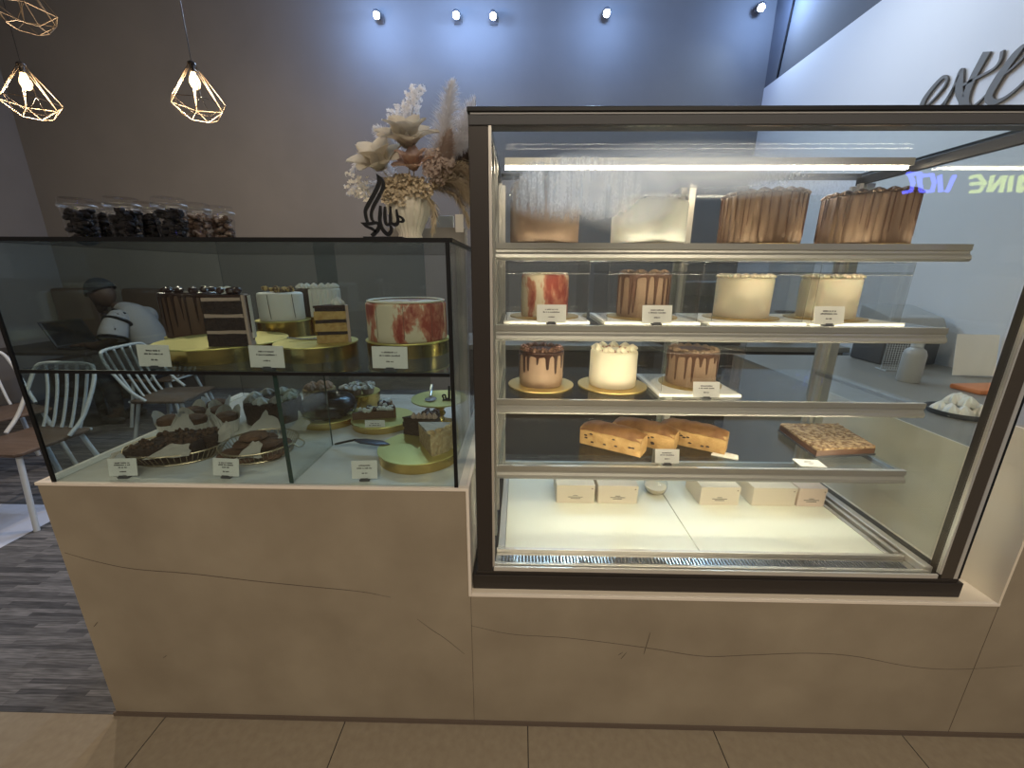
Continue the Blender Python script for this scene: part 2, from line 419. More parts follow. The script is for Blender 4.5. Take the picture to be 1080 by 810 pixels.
# ================================================================ LEFT GLASS CASE
LZ, LT, SH = .8622, 1.501, 1.181
LX0, LX1, LY = -1.288, -.163, .80
lc = thing('glass_cake_case', 'frameless glass case with black edges standing on the left of the counter', 'display case', (0, 0, LZ))
def lobj(n, b, mt, **k):
    b.transform(Matrix.Translation((0, 0, -LZ))); return obj(n, b, mt, lc, smooth=False, **k)
b = BM(); box(b, LX0, LX1, .006, .012, LZ, 1.4915); lobj('front_glass', b, M['glassg'])
b = BM(); box(b, LX0, LX0 + .006, .0125, LY, LZ, 1.4915); lobj('side_glass', b, M['glassg'])
b = BM(); box(b, LX1 - .006, LX1, .0125, LY, LZ, 1.4915); lobj('side_glass', b, M['glassg'])
b = BM(); box(b, LX0 + .01, -.78, LY - .012, LY - .006, LZ, 1.4915); lobj('sliding_door', b, M['glassback'])
b = BM(); box(b, -.86, -.40, LY - .026, LY - .02, LZ, 1.4915); lobj('sliding_door', b, M['glassback'])
b = BM(); box(b, LX0, LX1, .012, LY, 1.492, 1.4995); lobj('top_glass', b, M['glassg'])
b = BM(); box(b, LX0 - .006, LX1 + .006, .001, .0118, 1.4915, LT); box(b, LX1 - .002, LX1 + .006, .0118, LY + .006, 1.4915, LT); box(b, LX0 - .006, LX0 + .002, .0118, LY + .006, 1.4915, LT); box(b, LX0 + .002, LX1 - .002, LY - .004, LY + .006, 1.4915, LT)
lobj('top_edge', b, M['black'], label='black rim of the lid')
for x in (LX0, LX1 - .010):
    b = BM(); box(b, x, x + .010, .001, .0058, LZ, 1.4914); lobj('corner_strip', b, M['black'])
b = BM(); box(b, LX0 + .0065, LX1 - .0065, .0135, LY - .03, SH - .008, SH); lobj('shelf', b, M['glassg'])
b = BM(); box(b, LX0 + .011, LX1 - .011, .0015, .0058, SH - .009, SH); lobj('shelf_edge', b, M['black'])
b = BM(); box(b, -.630, -.622, .0165, .265, LZ, SH - .009); lobj('divider', b, M['glass'])
b = BM(); box(b, -.6315, -.6205, .0135, .0162, LZ, SH - .009); lobj('divider_edge', b, M['gedge'], label='dark green front edge of the divider')
b = BM(); box(b, -.628, -.624, .2652, .267, LZ, SH - .009); lobj('divider_edge', b, M['gedge'])

# ================================================================ RIGHT REFRIGERATED CASE
FX0, FX1, FZ = -.117, 1.262, .517
fr = thing('refrigerated_case', 'tall refrigerated cake case with dark metal frame sunk into the right of the counter', 'display case', (0, 0, FZ))
def fobj(n, b, mt, parent=None, **k):
    b.transform(Matrix.Translation((0, 0, -FZ))); k.setdefault('smooth', False); return obj(n, b, mt, parent or fr, **k)
BY = .66
b = BM(); box(b, -.131, 1.288, .018, .70, FZ, .566, .002); box(b, -.122, 1.275, .022, .70, .5662, .5775, .002)
fobj('base', b, M['bronze'], label='dark bronze plinth')
b = BM(); box(b, -.07, 1.212, .021, .0275, .578, .592, .0015); fobj('sill_trim', b, M['chrome'], label='bright line under the front glass')
# corner posts
for x0, x1, y0, y1 in ((-.117, -.0735, .022, .060), (1.222, 1.258, .022, .060), (-.117, -.085, .62, .67), (1.225, 1.258, .62, .67)):
    b = BM(); box(b, x0, x1, y0, y1, .578, 1.7335, .002); fobj('corner_post', b, (M['bronze'] if x0 < 0 else M['bronzel']) if y0 < .1 else M['alu'])
b = BM(); box(b, 1.2165, 1.2215, .023, .034, .592, 1.7335); fobj('glass_trim', b, M['chrome'], label='bright strip beside the right post')
b = BM(); box(b, -.073, -.0665, .023, .034, .592, 1.7335); fobj('glass_trim', b, M['alu'])
b = BM(); box(b, 1.2585, 1.2695, .0225, .05, .578, 1.7335); fobj('glass_trim', b, M['chrome'])
b = BM(); box(b, 1.2697, 1.2765, .0225, .05, .578, 1.7335); fobj('side_rail', b, M['black'], label='black rail behind the right post')
# top frame
b = BM(); box(b, -.117, 1.262, .022, .067, 1.7340, 1.7546, .002); fobj('top_frame', b, M['darkgrey'])
b = BM(); box(b, -.112, 1.262, .0215, .05, 1.7548, 1.7582); fobj('top_trim', b, M['grey'])
b = BM(); box(b, -.119, 1.266, .018, .70, 1.7584, 1.7606); box(b, -.119, 1.266, .018, .064, 1.7607, 1.769, .002); box(b, -.119, -.085, .064, .70, 1.7607, 1.769); box(b, 1.215, 1.266, .064, .70, 1.7607, 1.769); box(b, -.085, 1.215, .64, .70, 1.7607, 1.769)
bm_top = b
b2 = BM(); box(b2, -.119, 1.266, .018, .064, 1.7584, 1.769, .002); box(b2, -.119, -.085, .0641, .70, 1.7584, 1.769); box(b2, 1.215, 1.266, .0641, .70, 1.7584, 1.769); box(b2, -.0849, 1.2149, .64, .70, 1.7584, 1.769)
bm_top.free(); fobj('top_rim', b2, M['black'])
b = BM(); box(b, -.0845, 1.2145, .0645, .6395, 1.760, 1.766); fobj('top_glass', b, M['glassm'])
b = BM(); box(b, 1.2, 1.2145, .068, .64, 1.728, 1.7575, .002); fobj('top_side_rail', b, M['bronze'])
b = BM(); box(b, -.0845, -.07, .068, .64, 1.728, 1.7575, .002); fobj('top_side_rail', b, M['bronze'])


def fog_glass():
    """pane with condensation: droplets running down in vertical streaks below an uneven upper edge"""
    mt, N, L = newmat('fogged_pane'); N.remove(N['Principled BSDF'])
    tr = N.new('ShaderNodeBsdfTransparent'); tr.inputs[0].default_value = (.95, .965, .955, 1)
    gl = N.new('ShaderNodeBsdfGlossy'); gl.inputs['Roughness'].default_value = 0
    lw = N.new('ShaderNodeLayerWeight'); lw.inputs[0].default_value = .5
    def math_(op, a=None, b=None, c=None, clamp=False):
        n = N.new('ShaderNodeMath'); n.operation = op; n.use_clamp = clamp
        for k, v in enumerate((a, b, c)):
            if v is None: continue
            if isinstance(v, (int, float)): n.inputs[k].default_value = v
            else: L.new(v, n.inputs[k])
        return n.outputs[0]
    fr_ = math_('MULTIPLY_ADD', math_('POWER', lw.outputs['Facing'], 5), .96, .04)
    mx = N.new('ShaderNodeMixShader'); L.new(fr_, mx.inputs[0]); L.new(tr.outputs[0], mx.inputs[1]); L.new(gl.outputs[0], mx.inputs[2])
    tc = N.new('ShaderNodeTexCoord'); sp = N.new('ShaderNodeSeparateXYZ'); L.new(tc.outputs['Object'], sp.inputs[0])
    def blob(cx, cz, rx, rz, soft=.5):
        dx = math_('DIVIDE', math_('SUBTRACT', sp.outputs[0], cx), rx); dz = math_('DIVIDE', math_('SUBTRACT', sp.outputs[2], cz), rz)
        d = math_('SQRT', math_('ADD', math_('POWER', math_('ABSOLUTE', dx), 2), math_('POWER', math_('ABSOLUTE', dz), 2)))
        return math_('DIVIDE', math_('SUBTRACT', 1.0, d), soft, clamp=True)
    def P(x, y): p = yp(x, y, .03); return p.x, p.z - FZ
    def blobp(x, y, rx, ry, soft): cx, cz = P(x, y); ex, ez = P(x + rx, y - ry); return blob(cx, cz, abs(ex - cx), abs(ez - cz), soft)
    b1 = blobp(602, 200, 84, 40, .75); b2 = blobp(735, 180, 190, 34, .75); b3 = blobp(860, 200, 110, 45, .9); b4 = blobp(660, 208, 62, 42, .3)
    def noise_(sc_, sx, sz, det=3):
        mp = N.new('ShaderNodeMapping'); mp.inputs['Scale'].default_value = (sx, 1, sz); L.new(tc.outputs['Object'], mp.inputs[0])
        nz = N.new('ShaderNodeTexNoise'); nz.inputs['Scale'].default_value = sc_; nz.inputs['Detail'].default_value = det; L.new(mp.outputs[0], nz.inputs['Vector']); return nz.outputs['Fac']
    streak = math_('MULTIPLY', math_('SUBTRACT', noise_(95, 1, .09), .36), 4.0, clamp=True)
    drop = math_('MULTIPLY', math_('SUBTRACT', noise_(260, 1, .6, 2), .42), 4.0, clamp=True)
    f1 = math_('MULTIPLY', math_('MULTIPLY', b1, 1.5), math_('MULTIPLY_ADD', math_('MULTIPLY', streak, math_('MULTIPLY_ADD', drop, .5, .5)), .8, .2))
    f2 = math_('MULTIPLY', b2, .46); f3 = math_('MULTIPLY', math_('MULTIPLY', b3, .10), drop); f4 = math_('MULTIPLY', b4, .2)
    f = math_('MINIMUM', math_('ADD', math_('ADD', f1, f2), math_('ADD', f3, f4)), .92)
    df = N.new('ShaderNodeBsdfDiffuse'); df.inputs[0].default_value = (.85, .85, .83, 1); tl = N.new('ShaderNodeBsdfTranslucent'); tl.inputs[0].default_value = (.85, .85, .83, 1)
    m2 = N.new('ShaderNodeMixShader'); m2.inputs[0].default_value = .8; L.new(df.outputs[0], m2.inputs[1]); L.new(tl.outputs[0], m2.inputs[2])
    m3 = N.new('ShaderNodeMixShader'); L.new(f, m3.inputs[0]); L.new(mx.outputs[0], m3.inputs[1]); L.new(m2.outputs[0], m3.inputs[2])
    L.new(m3.outputs[0], N['Material Output'].inputs[0]); return mt
M['fog'] = fog_glass()
b = BM(); box(b, -.066, 1.213, .026, .031, .5925, 1.7335); fobj('front_glass', b, M['fog'], label='front pane misted with condensation at the top left')
b = BM(); box(b, 1.2145, 1.2205, .061, .62, .578, 1.7275); fobj('side_glass', b, M['glass'])
b = BM(); box(b, -.1, -.094, .061, .62, .578, 1.7275); fobj('side_glass', b, M['glass'])
# rear sliding doors
for x0, x1, yy in ((-.085, .63, .632), (.585, 1.222, .650)):
    b = BM()
    for a0, a1, c0, c1 in ((x0, x0 + .028, .60, 1.727), (x1 - .028, x1, .60, 1.727), (x0 + .0281, x1 - .0281, .60, .63)): box(b, a0, a1, yy - .007, yy + .007, c0, c1)
    dr = fobj('rear_door', b, M['alu'])
    b = BM(); box(b, x0 + .028, x1 - .028, yy - .003, yy + .003, .63, 1.70); fobj('pane', b, M['glassd'], dr)
# shelf uprights with slots
for x, y in ((-.074, .165), (-.074, .31), (1.188, .60), (-.074, .60), (.60, .60)):
    b = BM(); box(b, x - .006, x + .006, y - .008, y + .008, .60, 1.728)
    up = fobj('upright', b, M['alu'])
# four shelves
SX0, SX1, SY0, SY1 = -.066, 1.175, .155, .585
SZ = (1.500, 1.282, 1.064, .850)
for k, z in enumerate(SZ):
    b = BM(); box(b, SX0 + .004, SX1 - .002, SY0 + .012, SY1, z - .008, z - .0005); s = fobj('glass_shelf', b, M['glass'])
    b = BM()
    prof = [(0, 0.001), (0, -.014), (.004, -.017), (.003, -.022), (-.003, -.028), (-.005, -.036), (-.001, -.042), (.010, -.043), (.012, -.010), (.012, 0.001)]
    lo = [b.verts.new((SX0, SY0 + y, z + dz)) for y, dz in prof]; hi = [b.verts.new((SX1, SY0 + y, z + dz)) for y, dz in prof]
    b.faces.new(lo); b.faces.new(list(reversed(hi)))
    for i in range(len(prof)): j = (i + 1) % len(prof); b.faces.new((lo[i], lo[j], hi[j], hi[i]))
    fobj('front_rail', b, M['alu'], s, smooth=True, ang=30)
    b = BM(); box(b, SX1 - .016, SX1 - .001, SY0 + .0125, SY1, z - .020, z - .0085); fobj('side_bracket', b, M['steel'], s)
    b = BM(); box(b, SX0 + .003, SX0 + .014, SY0 + .0125, SY1, z - .020, z - .0085); fobj('side_bracket', b, M['steel'], s)
    b = BM(); box(b, SX0 + .03, SX1 - .03, SY0 + .0135, SY0 + .0235, z - .026, z - .0225); fobj('light_strip', b, M['ledunder'], s, label='row of warm lights under the shelf rail')
# top led
b = BM(); box(b, -.05, 1.172, .397, .425, 1.7385, 1.7445); box(b, -.05, 1.172, .386, .3968, 1.7385, 1.7590); ls = fobj('top_light', b, M['alu'])  # upright front lip added to block the strip's reflection in the top glass
b = BM()
for i in range(122): box(b, -.048 + i * .01, -.048 + i * .01 + .0068, .402, .4045, 1.7315, 1.7375)
box(b, -.05, 1.172, .4046, .42, 1.7325, 1.738)
fobj('light_strip', b, M['led'], ls, label='warm light strip under the roof of the case')
# deck
b = BM(); box(b, -.040, .566, .113, .60, .580, .5895, .001); fobj('deck_panel', b, M['deckwhite'])
b = BM(); box(b, .5685, 1.137, .113, .60, .580, .5895, .001); fobj('deck_panel', b, M['deckwhite'])
b = BM(); box(b, -.066, 1.2, .100, .112, .579, .592, .002); box(b, 1.138, 1.152, .1125, .60, .579, .592, .002); box(b, 1.165, 1.178, .1125, .60, .579, .597, .002); box(b, -.062, -.041, .1125, .60, .579, .592, .002); box(b, 1.186, 1.2125, .04, .60, .579, .603, .003); box(b, -.07, 1.2, .0345, .046, .579, .592, .002)
fobj('well_rail', b, M['alu'])
b = BM(); box(b, -.066, 1.185, .047, .099, .5785, .5805); gr = fobj('air_grille', b, M['steel'])
b = BM()
for i in range(118): box(b, -.05 + i * .0103, -.05 + i * .0103 + .0055, .060, .086, .5806, .5815)
fobj('slot', b, M['darkgrey'], gr)
# ================================================================ FOOD BUILDERS
def rounded(r, h, e=.008, taper=1.0):
    p = [(.0005, 0), (r * .98, 0), (r, .003)]
    p += [(r + (r * taper - r) * t, .003 + (h - e - .003) * t) for t in (.25, .5, .75, 1)]
    p += [(r * taper - e * (1 - math.cos(a)), h - e + e * math.sin(a)) for a in (.5, 1.0, PI / 2)]
    p += [(r * .6, h + .0005), (.0005, h + .001)]
    return p


def cake_body(r, h, rib=0, depth=.03, seed=0, rough=.0015):
    bm = BM()
    def f(a, rr, z):
        k = 1.0
        if rib and rr > r * .9: k -= depth * abs(math.sin(a * rib / 2 + seed)) ** 6
        return rr * k
    lathe(bm, rounded(r, h), 128, f=f)
    for v in [v for v in bm.verts if v.co.z > .0035]:
        q = noise.noise_vector(v.co * 22 + Vector((seed, seed * 2, 0))) * rough
        v.co += Vector((q.x, q.y, q.z * .4))
    return bm


def drip_shell(r, h, n=18, lmin=.25, lmax=.75, seed=0, rim=.010, t=.0022, wid=.30):
    R = random.Random(seed); N = 240
    drips = [(2 * PI * (i + R.uniform(-.3, .3)) / n, h * R.uniform(lmin, lmax), R.uniform(.75, 1.25)) for i in range(n)]
    def low(a):
        d = rim * (1 + .3 * math.sin(a * 5 + seed))
        for c, L_, w in drips:
            x = abs((a - c + PI) % (2 * PI) - PI) / (2 * PI / n * wid * w)
            if x < 1: d = max(d, L_ * (1 - x ** 4) ** .5 if x < 1 else 0)
            elif x < 2.2: d = max(d, rim + (2.2 - x) ** 2 * .006)
        return h - d
    bm = BM(); rows = []
    for i in range(N):
        a = 2 * PI * i / N; lz = low(a); col = []
        prof = [(0.0005, h + .003), (r * .6, h + .0028), (r - .004, h + .0025), (r + t * .6, h - .001)]
        for k in range(1, 6):
            zz = h - .001 + (lz - h + .001) * k / 5
            prof.append((r + t * (1.0 if k < 5 else .55), zz))
        prof.append((r - .001, lz - .0015))
        rows.append([bm.verts.new((p * math.cos(a), p * math.sin(a), z)) for p, z in prof])
    for i in range(N):
        A, B = rows[i], rows[(i + 1) % N]
        for k in range(len(A) - 1): bm.faces.new((A[k], B[k], B[k + 1], A[k + 1]))
    bmesh.ops.remove_doubles(bm, verts=bm.verts[:], dist=.0004)
    return bm


def rosette(c, r, h, seed=0):
    bm = BM(); ph = seed * 1.3
    def f(a, rr, z): return rr * (1 + .22 * math.cos(6 * a + ph + z / h * 3.0))
    lathe(bm, [(.0005, 0), (r * .9, 0), (r, h * .2), (r * .85, h * .45), (r * .55, h * .7), (r * .22, h * .92), (.0005, h)], 30, c, f=f)
    return bm


def rock(c, r, seed=0, amp=.35, s=(1, 1, .8), seg=10):
    bm = BM(); sphere(bm, (0, 0, 0), r, seg, 7, s)
    jitter(bm, r * amp, 1.4 / r, seed)
    bm.transform(Matrix.Translation(c)); return bm


def disc_board(name, label, x, y, z, r, group=None, mt='board', h=.0035, cat='cake board'):
    b = BM(); lathe(b, [(.0005, 0), (r, 0), (r, h), (.0005, h)], 72)
    return tag(obj(name, b, M[mt], loc=(x, y, z)), label, cat, group)


def stand(label, x, y, z, r, h, group='gold cake stands'):
    t = thing('cake_stand', label, 'cake stand', (x, y, z), 0, group)
    b = BM(); lathe(b, [(.0005, 0), (r * .985, 0), (r * .985, h - .004), (.0005, h - .004)], 96); obj('drum', b, M['gold'], t, label='brushed gold side')
    b = BM(); lathe(b, [(.0005, h - .0039), (r, h - .0039), (r + .001, h - .002), (r, h), (.0005, h)], 96); obj('top', b, M['goldtop'], t, label='pale gold top')
    return t


def price_card(label, p, w=.085, h=.055, rz=0, tilt=18, lines=3, group='printed price cards', seed=1):
    t = thing('price_card', label, 'price card', p, rz, group)
    rot = Matrix.Rotation(math.radians(-tilt), 4, 'X')
    b = BM(); box(b, -w / 2, w / 2, -.0006, .0006, 0, h); b.transform(rot); b.transform(Matrix.Translation((0, 0, .006))); obj('card', b, M['paper'], t, smooth=False)
    R = random.Random(seed); b = BM(); L = .58 * w
    rows = [(.70, L * .75), (.55, L), (.28, L * .35)] if lines == 3 else [(.72, L * .9), (.60, L), (.46, L * .5), (.22, L * .4)]
    for zf, l in rows:
        x = -l / 2
        while x < l / 2:
            q = R.uniform(.0018, .0032); hh = h * R.uniform(.055, .075)
            box(b, x, min(x + q, l / 2), -.0011, -.0006, h * zf, h * zf + hh); x += q + R.choice((.0009, .0009, .0009, .003))
    b.transform(rot); b.transform(Matrix.Translation((0, 0, .006))); obj('print', b, M['ink'], t, smooth=False, label='small lines of dark print')
    b = BM(); box(b, -.014, .014, -.005, .010, 0, .0055, .001); box(b, -.010, .010, -.0045, -.0025, .0035, .009); obj('clip', b, M['darkgrey'], t, smooth=False)
    return t


def sector(r, a0, a1, z0, z1, n=10, tip=0.0):
    P = [(tip * math.cos((a0 + a1) / 2), tip * math.sin((a0 + a1) / 2))] + [(r * math.cos(a0 + (a1 - a0) * i / n), r * math.sin(a0 + (a1 - a0) * i / n)) for i in range(n + 1)]
    b = BM(); prism(b, P, z0, z1); return b


def rough_cut(b, cuts=3, amp=.0015, s=90, seed=0):
    bmesh.ops.subdivide_edges(b, edges=b.edges[:], cuts=cuts, use_grid_fill=True); jitter(b, amp, s, seed)


def slice_cake(name, label, cat, loc, rz, r, h, half, layers, sponge, filling, frost, top=None, group=None, shell=.008):
    """layered wedge, tip at the origin, crust towards +x"""
    t = thing(name, label, cat, loc, rz, group)
    a = half; lay = layers; ch = .010; lh = (h - .006 - ch * lay) / lay; z = 0
    for k in range(lay):
        b = sector(r - shell, -a, a, z, z + lh, 12); rough_cut(b, 2, .0016, 80, k); obj('sponge_layer', b, sponge, t, smooth=False); z += lh + .0002
        b = sector(r - shell - .0015, -a * .97, a * .97, z, z + ch, 12, .003); rough_cut(b, 2, .0022, 60, k + 9); obj('cream_layer', b, filling, t); z += ch + .0002
    n = 14; P = [((r) * math.cos(-a + 2 * a * i / n), r * math.sin(-a + 2 * a * i / n)) for i in range(n + 1)]
    P += [((r - shell + .0005) * math.cos(a - 2 * a * i / n), (r - shell + .0005) * math.sin(a - 2 * a * i / n)) for i in range(n + 1)]
    b = BM(); prism(b, P, 0, z + .006); obj('frosting', b, frost, t)
    b = sector(r - shell, -a, a, z + .0003, z + .0065, 12); obj('icing_top', b, top or frost, t)
    t['top'] = z + .0065
    return t


def px_w(xl, xr, y0, yy):
    a, c = yp(xl, yy, y0), yp(xr, yy, y0); x = (a.x + c.x) / 2; D_ = y0 - CAM.y
    return x, (c.x - a.x) / 2 * D_ / math.hypot(x, D_)


# ================================================================ LEFT CASE, UPPER SHELF
SZL = SH + .0004
stand('wide gold stand at the front left of the case holding the dark layered slice', -.895, .222, SZL, .172, .044)
stand('wide gold stand in the middle of the case holding the yellow layered slice', -.603, .205, SZL, .115, .044)
stand('gold stand at the front right of the case under the red-marbled cake', -.350, .285, SZL, .128, .044)
stand('gold stand at the back of the case under the white cake with crumb topping', -.885, .53, SZL, .092, .070)
stand('low gold stand behind the dark layered slice, under the brown drip cake', -1.165, .46, SZL, .095, .020)
ZS = SZL + .0445

def drip_cake(name, label, loc, r, h, body, dripm, n, seed, lmin=.3, lmax=.8, group=None, rib=0, cat='cake', wid=.3):
    t = thing(name, label, cat, loc, seed * .7, group)
    obj('frosting', cake_body(r, h, rib, seed=seed), body, t)
    obj('chocolate_drip', drip_shell(r * 1.004, h, n, lmin, lmax, seed, wid=wid), dripm, t)
    return t

# brown drip cake (left)
c = drip_cake('drip_cake', 'milk-chocolate drip cake at the far left of the glass case, dark drips down its side', (-1.165, .46, SZL + .0205), .088, .150, M['milkchoc'], M['choc'], 26, 3, .55, .98, wid=.13)
for i in range(11):
    a = 2 * PI * i / 11; obj('topping', rock((.068 * math.cos(a), .068 * math.sin(a), .157), .014, i), M['choc'], c)
# dark layered slice
p = zp(252, 361, ZS)
s = slice_cake('cake_slice', 'tall dark chocolate slice with three layers and mocha cream, frosted white side to the right', 'cake slice', (-.848, .098, ZS), math.radians(38), .110, .137, math.radians(30), 3, M['choccake'], M['pinkcream'], M['pinkcream'], M['choc'])
b = BM()
for i in range(9):
    a = math.radians(-24 + 48 * i / 8); P = [(.1105 * math.cos(a), .1105 * math.sin(a), .137), (.1108 * math.cos(a), .1108 * math.sin(a), .08), (.1103 * math.cos(a), .1103 * math.sin(a), .137 - .10 - .03 * math.sin(i * 2.3))]
    tube(b, P, [.0035, .003, .0022], 6)
obj('chocolate_drip', b, M['choc'], s)
b = BM()
for i in range(6):
    a = math.radians(-21 + 8.4 * i); P = [(.1115 * math.cos(a), .1115 * math.sin(a), .136), (.112 * math.cos(a), .112 * math.sin(a), .02)]
    tube(b, P, [.004, .0035], 6)
obj('icing_stripe', b, M['creamw'], s, label='white piped stripe')
for i in range(10):
    a = math.radians(rnd.uniform(-22, 22)); q = rnd.uniform(.045, .098)
    obj('topping', rock((q * math.cos(a), q * math.sin(a), .148), rnd.uniform(.009, .014), i, .5), M['creamw'] if i % 3 == 0 else M['choc'], s)
# white cake with crumbs
t = thing('frosted_cake', 'white frosted cake with golden crumb topping at the back of the glass case', 'cake', (-.885, .53, SZL + .0705), 0)
obj('frosting', cake_body(.076, .098, 0, seed=4), M['creamw'], t)
b = BM()
for i in range(6):
    a = i * 2 * PI / 6 + .5; b = BM(); tube(b, [(.0772 * math.cos(a), .0772 * math.sin(a), .094), (.0776 * math.cos(a + .02), .0776 * math.sin(a + .02), .05), (.0774 * math.cos(a + .05), .0774 * math.sin(a + .05), .008)], .0010, 5); obj('drizzle_line', b, M['choc'], t)
for i in range(26):
    a = rnd.uniform(0, 6.28); q = .01 + .04 * rnd.random(); obj('crumb', rock((q * math.cos(a), q * math.sin(a), .104 + .010 * rnd.random()), rnd.uniform(.007, .011), i, .5), M['pistachio'], t)
# half brown half white ribbed cake far behind
t = thing('ribbed_cake', 'small ribbed cake behind the white one, brown on its left and white on its right', 'cake', (-.815, .682, SZL), 0)
obj('raised_base', (lambda b: (lathe(b, [(.0005, 0), (.072, 0), (.072, .070), (.0005, .070)], 64), b)[1])(BM()), M['gold'], t, label='gold stand base')
b = cake_body(.082, .108, 26, .05, 5); b.transform(Matrix.Translation((0, 0, .0705)))
for f_ in b.faces: f_.material_index = 1 if f_.calc_center_median().x * .9 - f_.calc_center_median().y * .43 > .034 else 0
obj('frosting', b, [mat('brown_rib', (.085, .055, .042), .55), M['creamw']], t)
for i in range(14):
    a = 2 * PI * i / 14; obj('rosette', rosette((.064 * math.cos(a), .064 * math.sin(a), .179), .015, .018, i), M['creamw'], t)
# napkin / server on the middle stand
b = BM(); P = catmull([(-.05, -.012, .010), (-.01, .0, .004), (.03, .012, .0035)], 6)
lathe(b, [(.0005, 0), (.022, 0), (.022, .002), (.0005, .002)], 24, (.045, .018, .003), 1.5, .8)
tube(b, P, .003, 6); o = tag(obj('cake_server', b, M['silver'], loc=(-.640, .215, ZS - .001)), 'small silver cake server lying on the middle gold stand', 'cake server')
# yellow slice
s = slice_cake('cake_slice', 'yellow sponge slice with dark cream layers and chocolate top on the middle gold stand', 'cake slice', (-.580, .160, ZS), math.radians(46), .092, .105, math.radians(25), 3, M['sponge'], M['choccake'], M['pinkcream'], M['choc'])
obj('rosette', rosette((.070, -.006, s['top']), .016, .022, 2), M['creamw'], s); obj('rosette', rosette((.072, .018, s['top']), .014, .018, 3), M['creamw'], s)
# red marbled cake
t = thing('frosted_cake', 'cream cake marbled with dark red at the right of the glass case', 'cake', (-.350, .285, ZS), 0)
obj('frosting', cake_body(.120, .112, 0, seed=9), M['redmarble'], t)
b = BM()
for i in range(9):
    a = i * 2 * PI / 9; tube(b, [(.1203 * math.cos(a), .1203 * math.sin(a), .108), (.1206 * math.cos(a), .1206 * math.sin(a), .012)], .0007, 4)
obj('seam_line', b, M['chocbrown'], t)
b = BM(); lathe(b, [(.104, .1125), (.115, .1125), (.117, .116), (.11, .119), (.104, .116)], 64, cap=False); obj('cream_rim', b, M['cream'], t)
# cards of the upper shelf
price_card('price card before the dark layered slice', (zp(172, 387, SZL).x, .024, SZL), .090, .056, math.radians(-4), 4, seed=2)
price_card('price card before the yellow layered slice', (zp(288, 388, SZL).x, .024, SZL), .092, .056, math.radians(-3), 4, seed=3)
price_card('price card before the red-marbled cake', (zp(417, 387, SZL).x, .026, SZL), .092, .056, math.radians(-3), 4, seed=4)

# ================================================================ LEFT CASE, LOWER DECK
DZ = LZ + .0003
def basket(label, c, rx, ry, h, rz=0):
    t = thing('wire_basket', label, 'basket', c, rz, 'oval wire baskets')
    def ring(k, z, w, n=64):
        b = BM(); tube(b, [(rx * k * math.cos(2 * PI * i / n), ry * k * math.sin(2 * PI * i / n), z) for i in range(n)], w, 6, True); return b
    obj('rim', ring(1.0, h, .0025), M['basketwire'], t); obj('base_ring', ring(.82, .0025, .0025), M['basketwire'], t)
    b = BM()
    for i in range(52):
        a = 2 * PI * i / 52; tube(b, [(rx * .82 * math.cos(a), ry * .82 * math.sin(a), .0025), (rx * 1.0 * math.cos(a), ry * math.sin(a), h)], .0011, 5)
    obj('wire_side', b, M['basketwire'], t)
    b = BM(); lathe(b, [(.0005, .001), (rx * .81, .001), (rx * .81, .003), (.0005, .003)], 48, sx=1, sy=ry / rx); obj('base_plate', b, M['basketwire'], t)
    if rx < .13:
     b = BM(); tube(b, catmull([(rx * .95, -.02, h), (rx * 1.12, -.022, h * .6), (rx * 1.17, 0, h * .5), (rx * 1.12, .022, h * .6), (rx * .95, .02, h)], 6), .0022, 6); obj('handle', b, M['basketwire'], t)
    return t

def sheet(label, pts, seed=0, group='parchment sheets'):
    """a crumpled piece of parchment through four corner points"""
    a, b_, c, d = [Vector(p) for p in pts]; n = 9; bm = BM(); g = []
    for i in range(n + 1):
        r_ = []
        for j in range(n + 1):
            u, v = i / n, j / n; p = (a * (1 - u) + b_ * u) * (1 - v) + (d * (1 - u) + c * u) * v
            p += noise.noise_vector(Vector((u * 2.4 + seed, v * 2.4, seed))) * .007
            r_.append(bm.verts.new(p))
        g.append(r_)
    for i in range(n):
        for j in range(n): bm.faces.new((g[i][j], g[i + 1][j], g[i + 1][j + 1], g[i][j + 1]))
    t = bmesh.ops.solidify(bm, geom=bm.faces[:], thickness=.0006)
    o = obj('parchment_sheet', bm, M['parch']); tag(o, label, 'parchment', group); return o

basket('oval wire basket at the left end of the deck holding the dark brownie slabs', (-1.075, .178, DZ), .142, .100, .038, math.radians(6))
basket('oval wire basket holding the pile of brown cookies beside the glass divider', (-.830, .205, DZ), .112, .108, .038, math.radians(8))
# brownie slabs
for i, (px_, lab, dx) in enumerate(((0, 'dark crumb-topped brownie slab in front in the left basket', 0), (1, 'dark brownie slab at the back in the left basket', 1))):
    b = BM(); box(b, -.090, .090, -.036, .036, 0, .05, .006); bmesh.ops.subdivide_edges(b, edges=b.edges[:], cuts=5, use_grid_fill=True); jitter(b, .004, 60, i)
    t = thing('brownie_slab', lab, 'brownie', (-1.078 + .010 * i, .138 + .082 * i, DZ + .0055), math.radians(12))
    obj('cake', b, M['choccake'], t)
    b = BM()
    for k in range(70):
        sphere(b, (rnd.uniform(-.082, .082), rnd.uniform(-.03, .03), .052 + rnd.random() * .004), rnd.uniform(.003, .007), 7, 5)
    jitter(b, .002, 200, i); obj('crumb_topping', b, M['brownie'], t)
def PZ(x, y, z): return tuple(zp(x, y, z))
sheet('parchment corner standing up behind the brownies in the left basket', [(-1.17, .245, .905), (-1.07, .262, .905), (-1.10, .272, .965), (-1.12, .275, .968)], 1)
sheet('parchment flap hanging over the left end of the left basket', [(-1.26, .15, .880), (-1.215, .10, .880), (-1.19, .125, .905), (-1.195, .19, .910)], 2)
sheet('parchment under the brownies folded over the front of the left basket', [(-1.09, .072, .898), (-.97, .10, .900), (-.985, .122, .925), (-1.02, .105, .935)], 3)
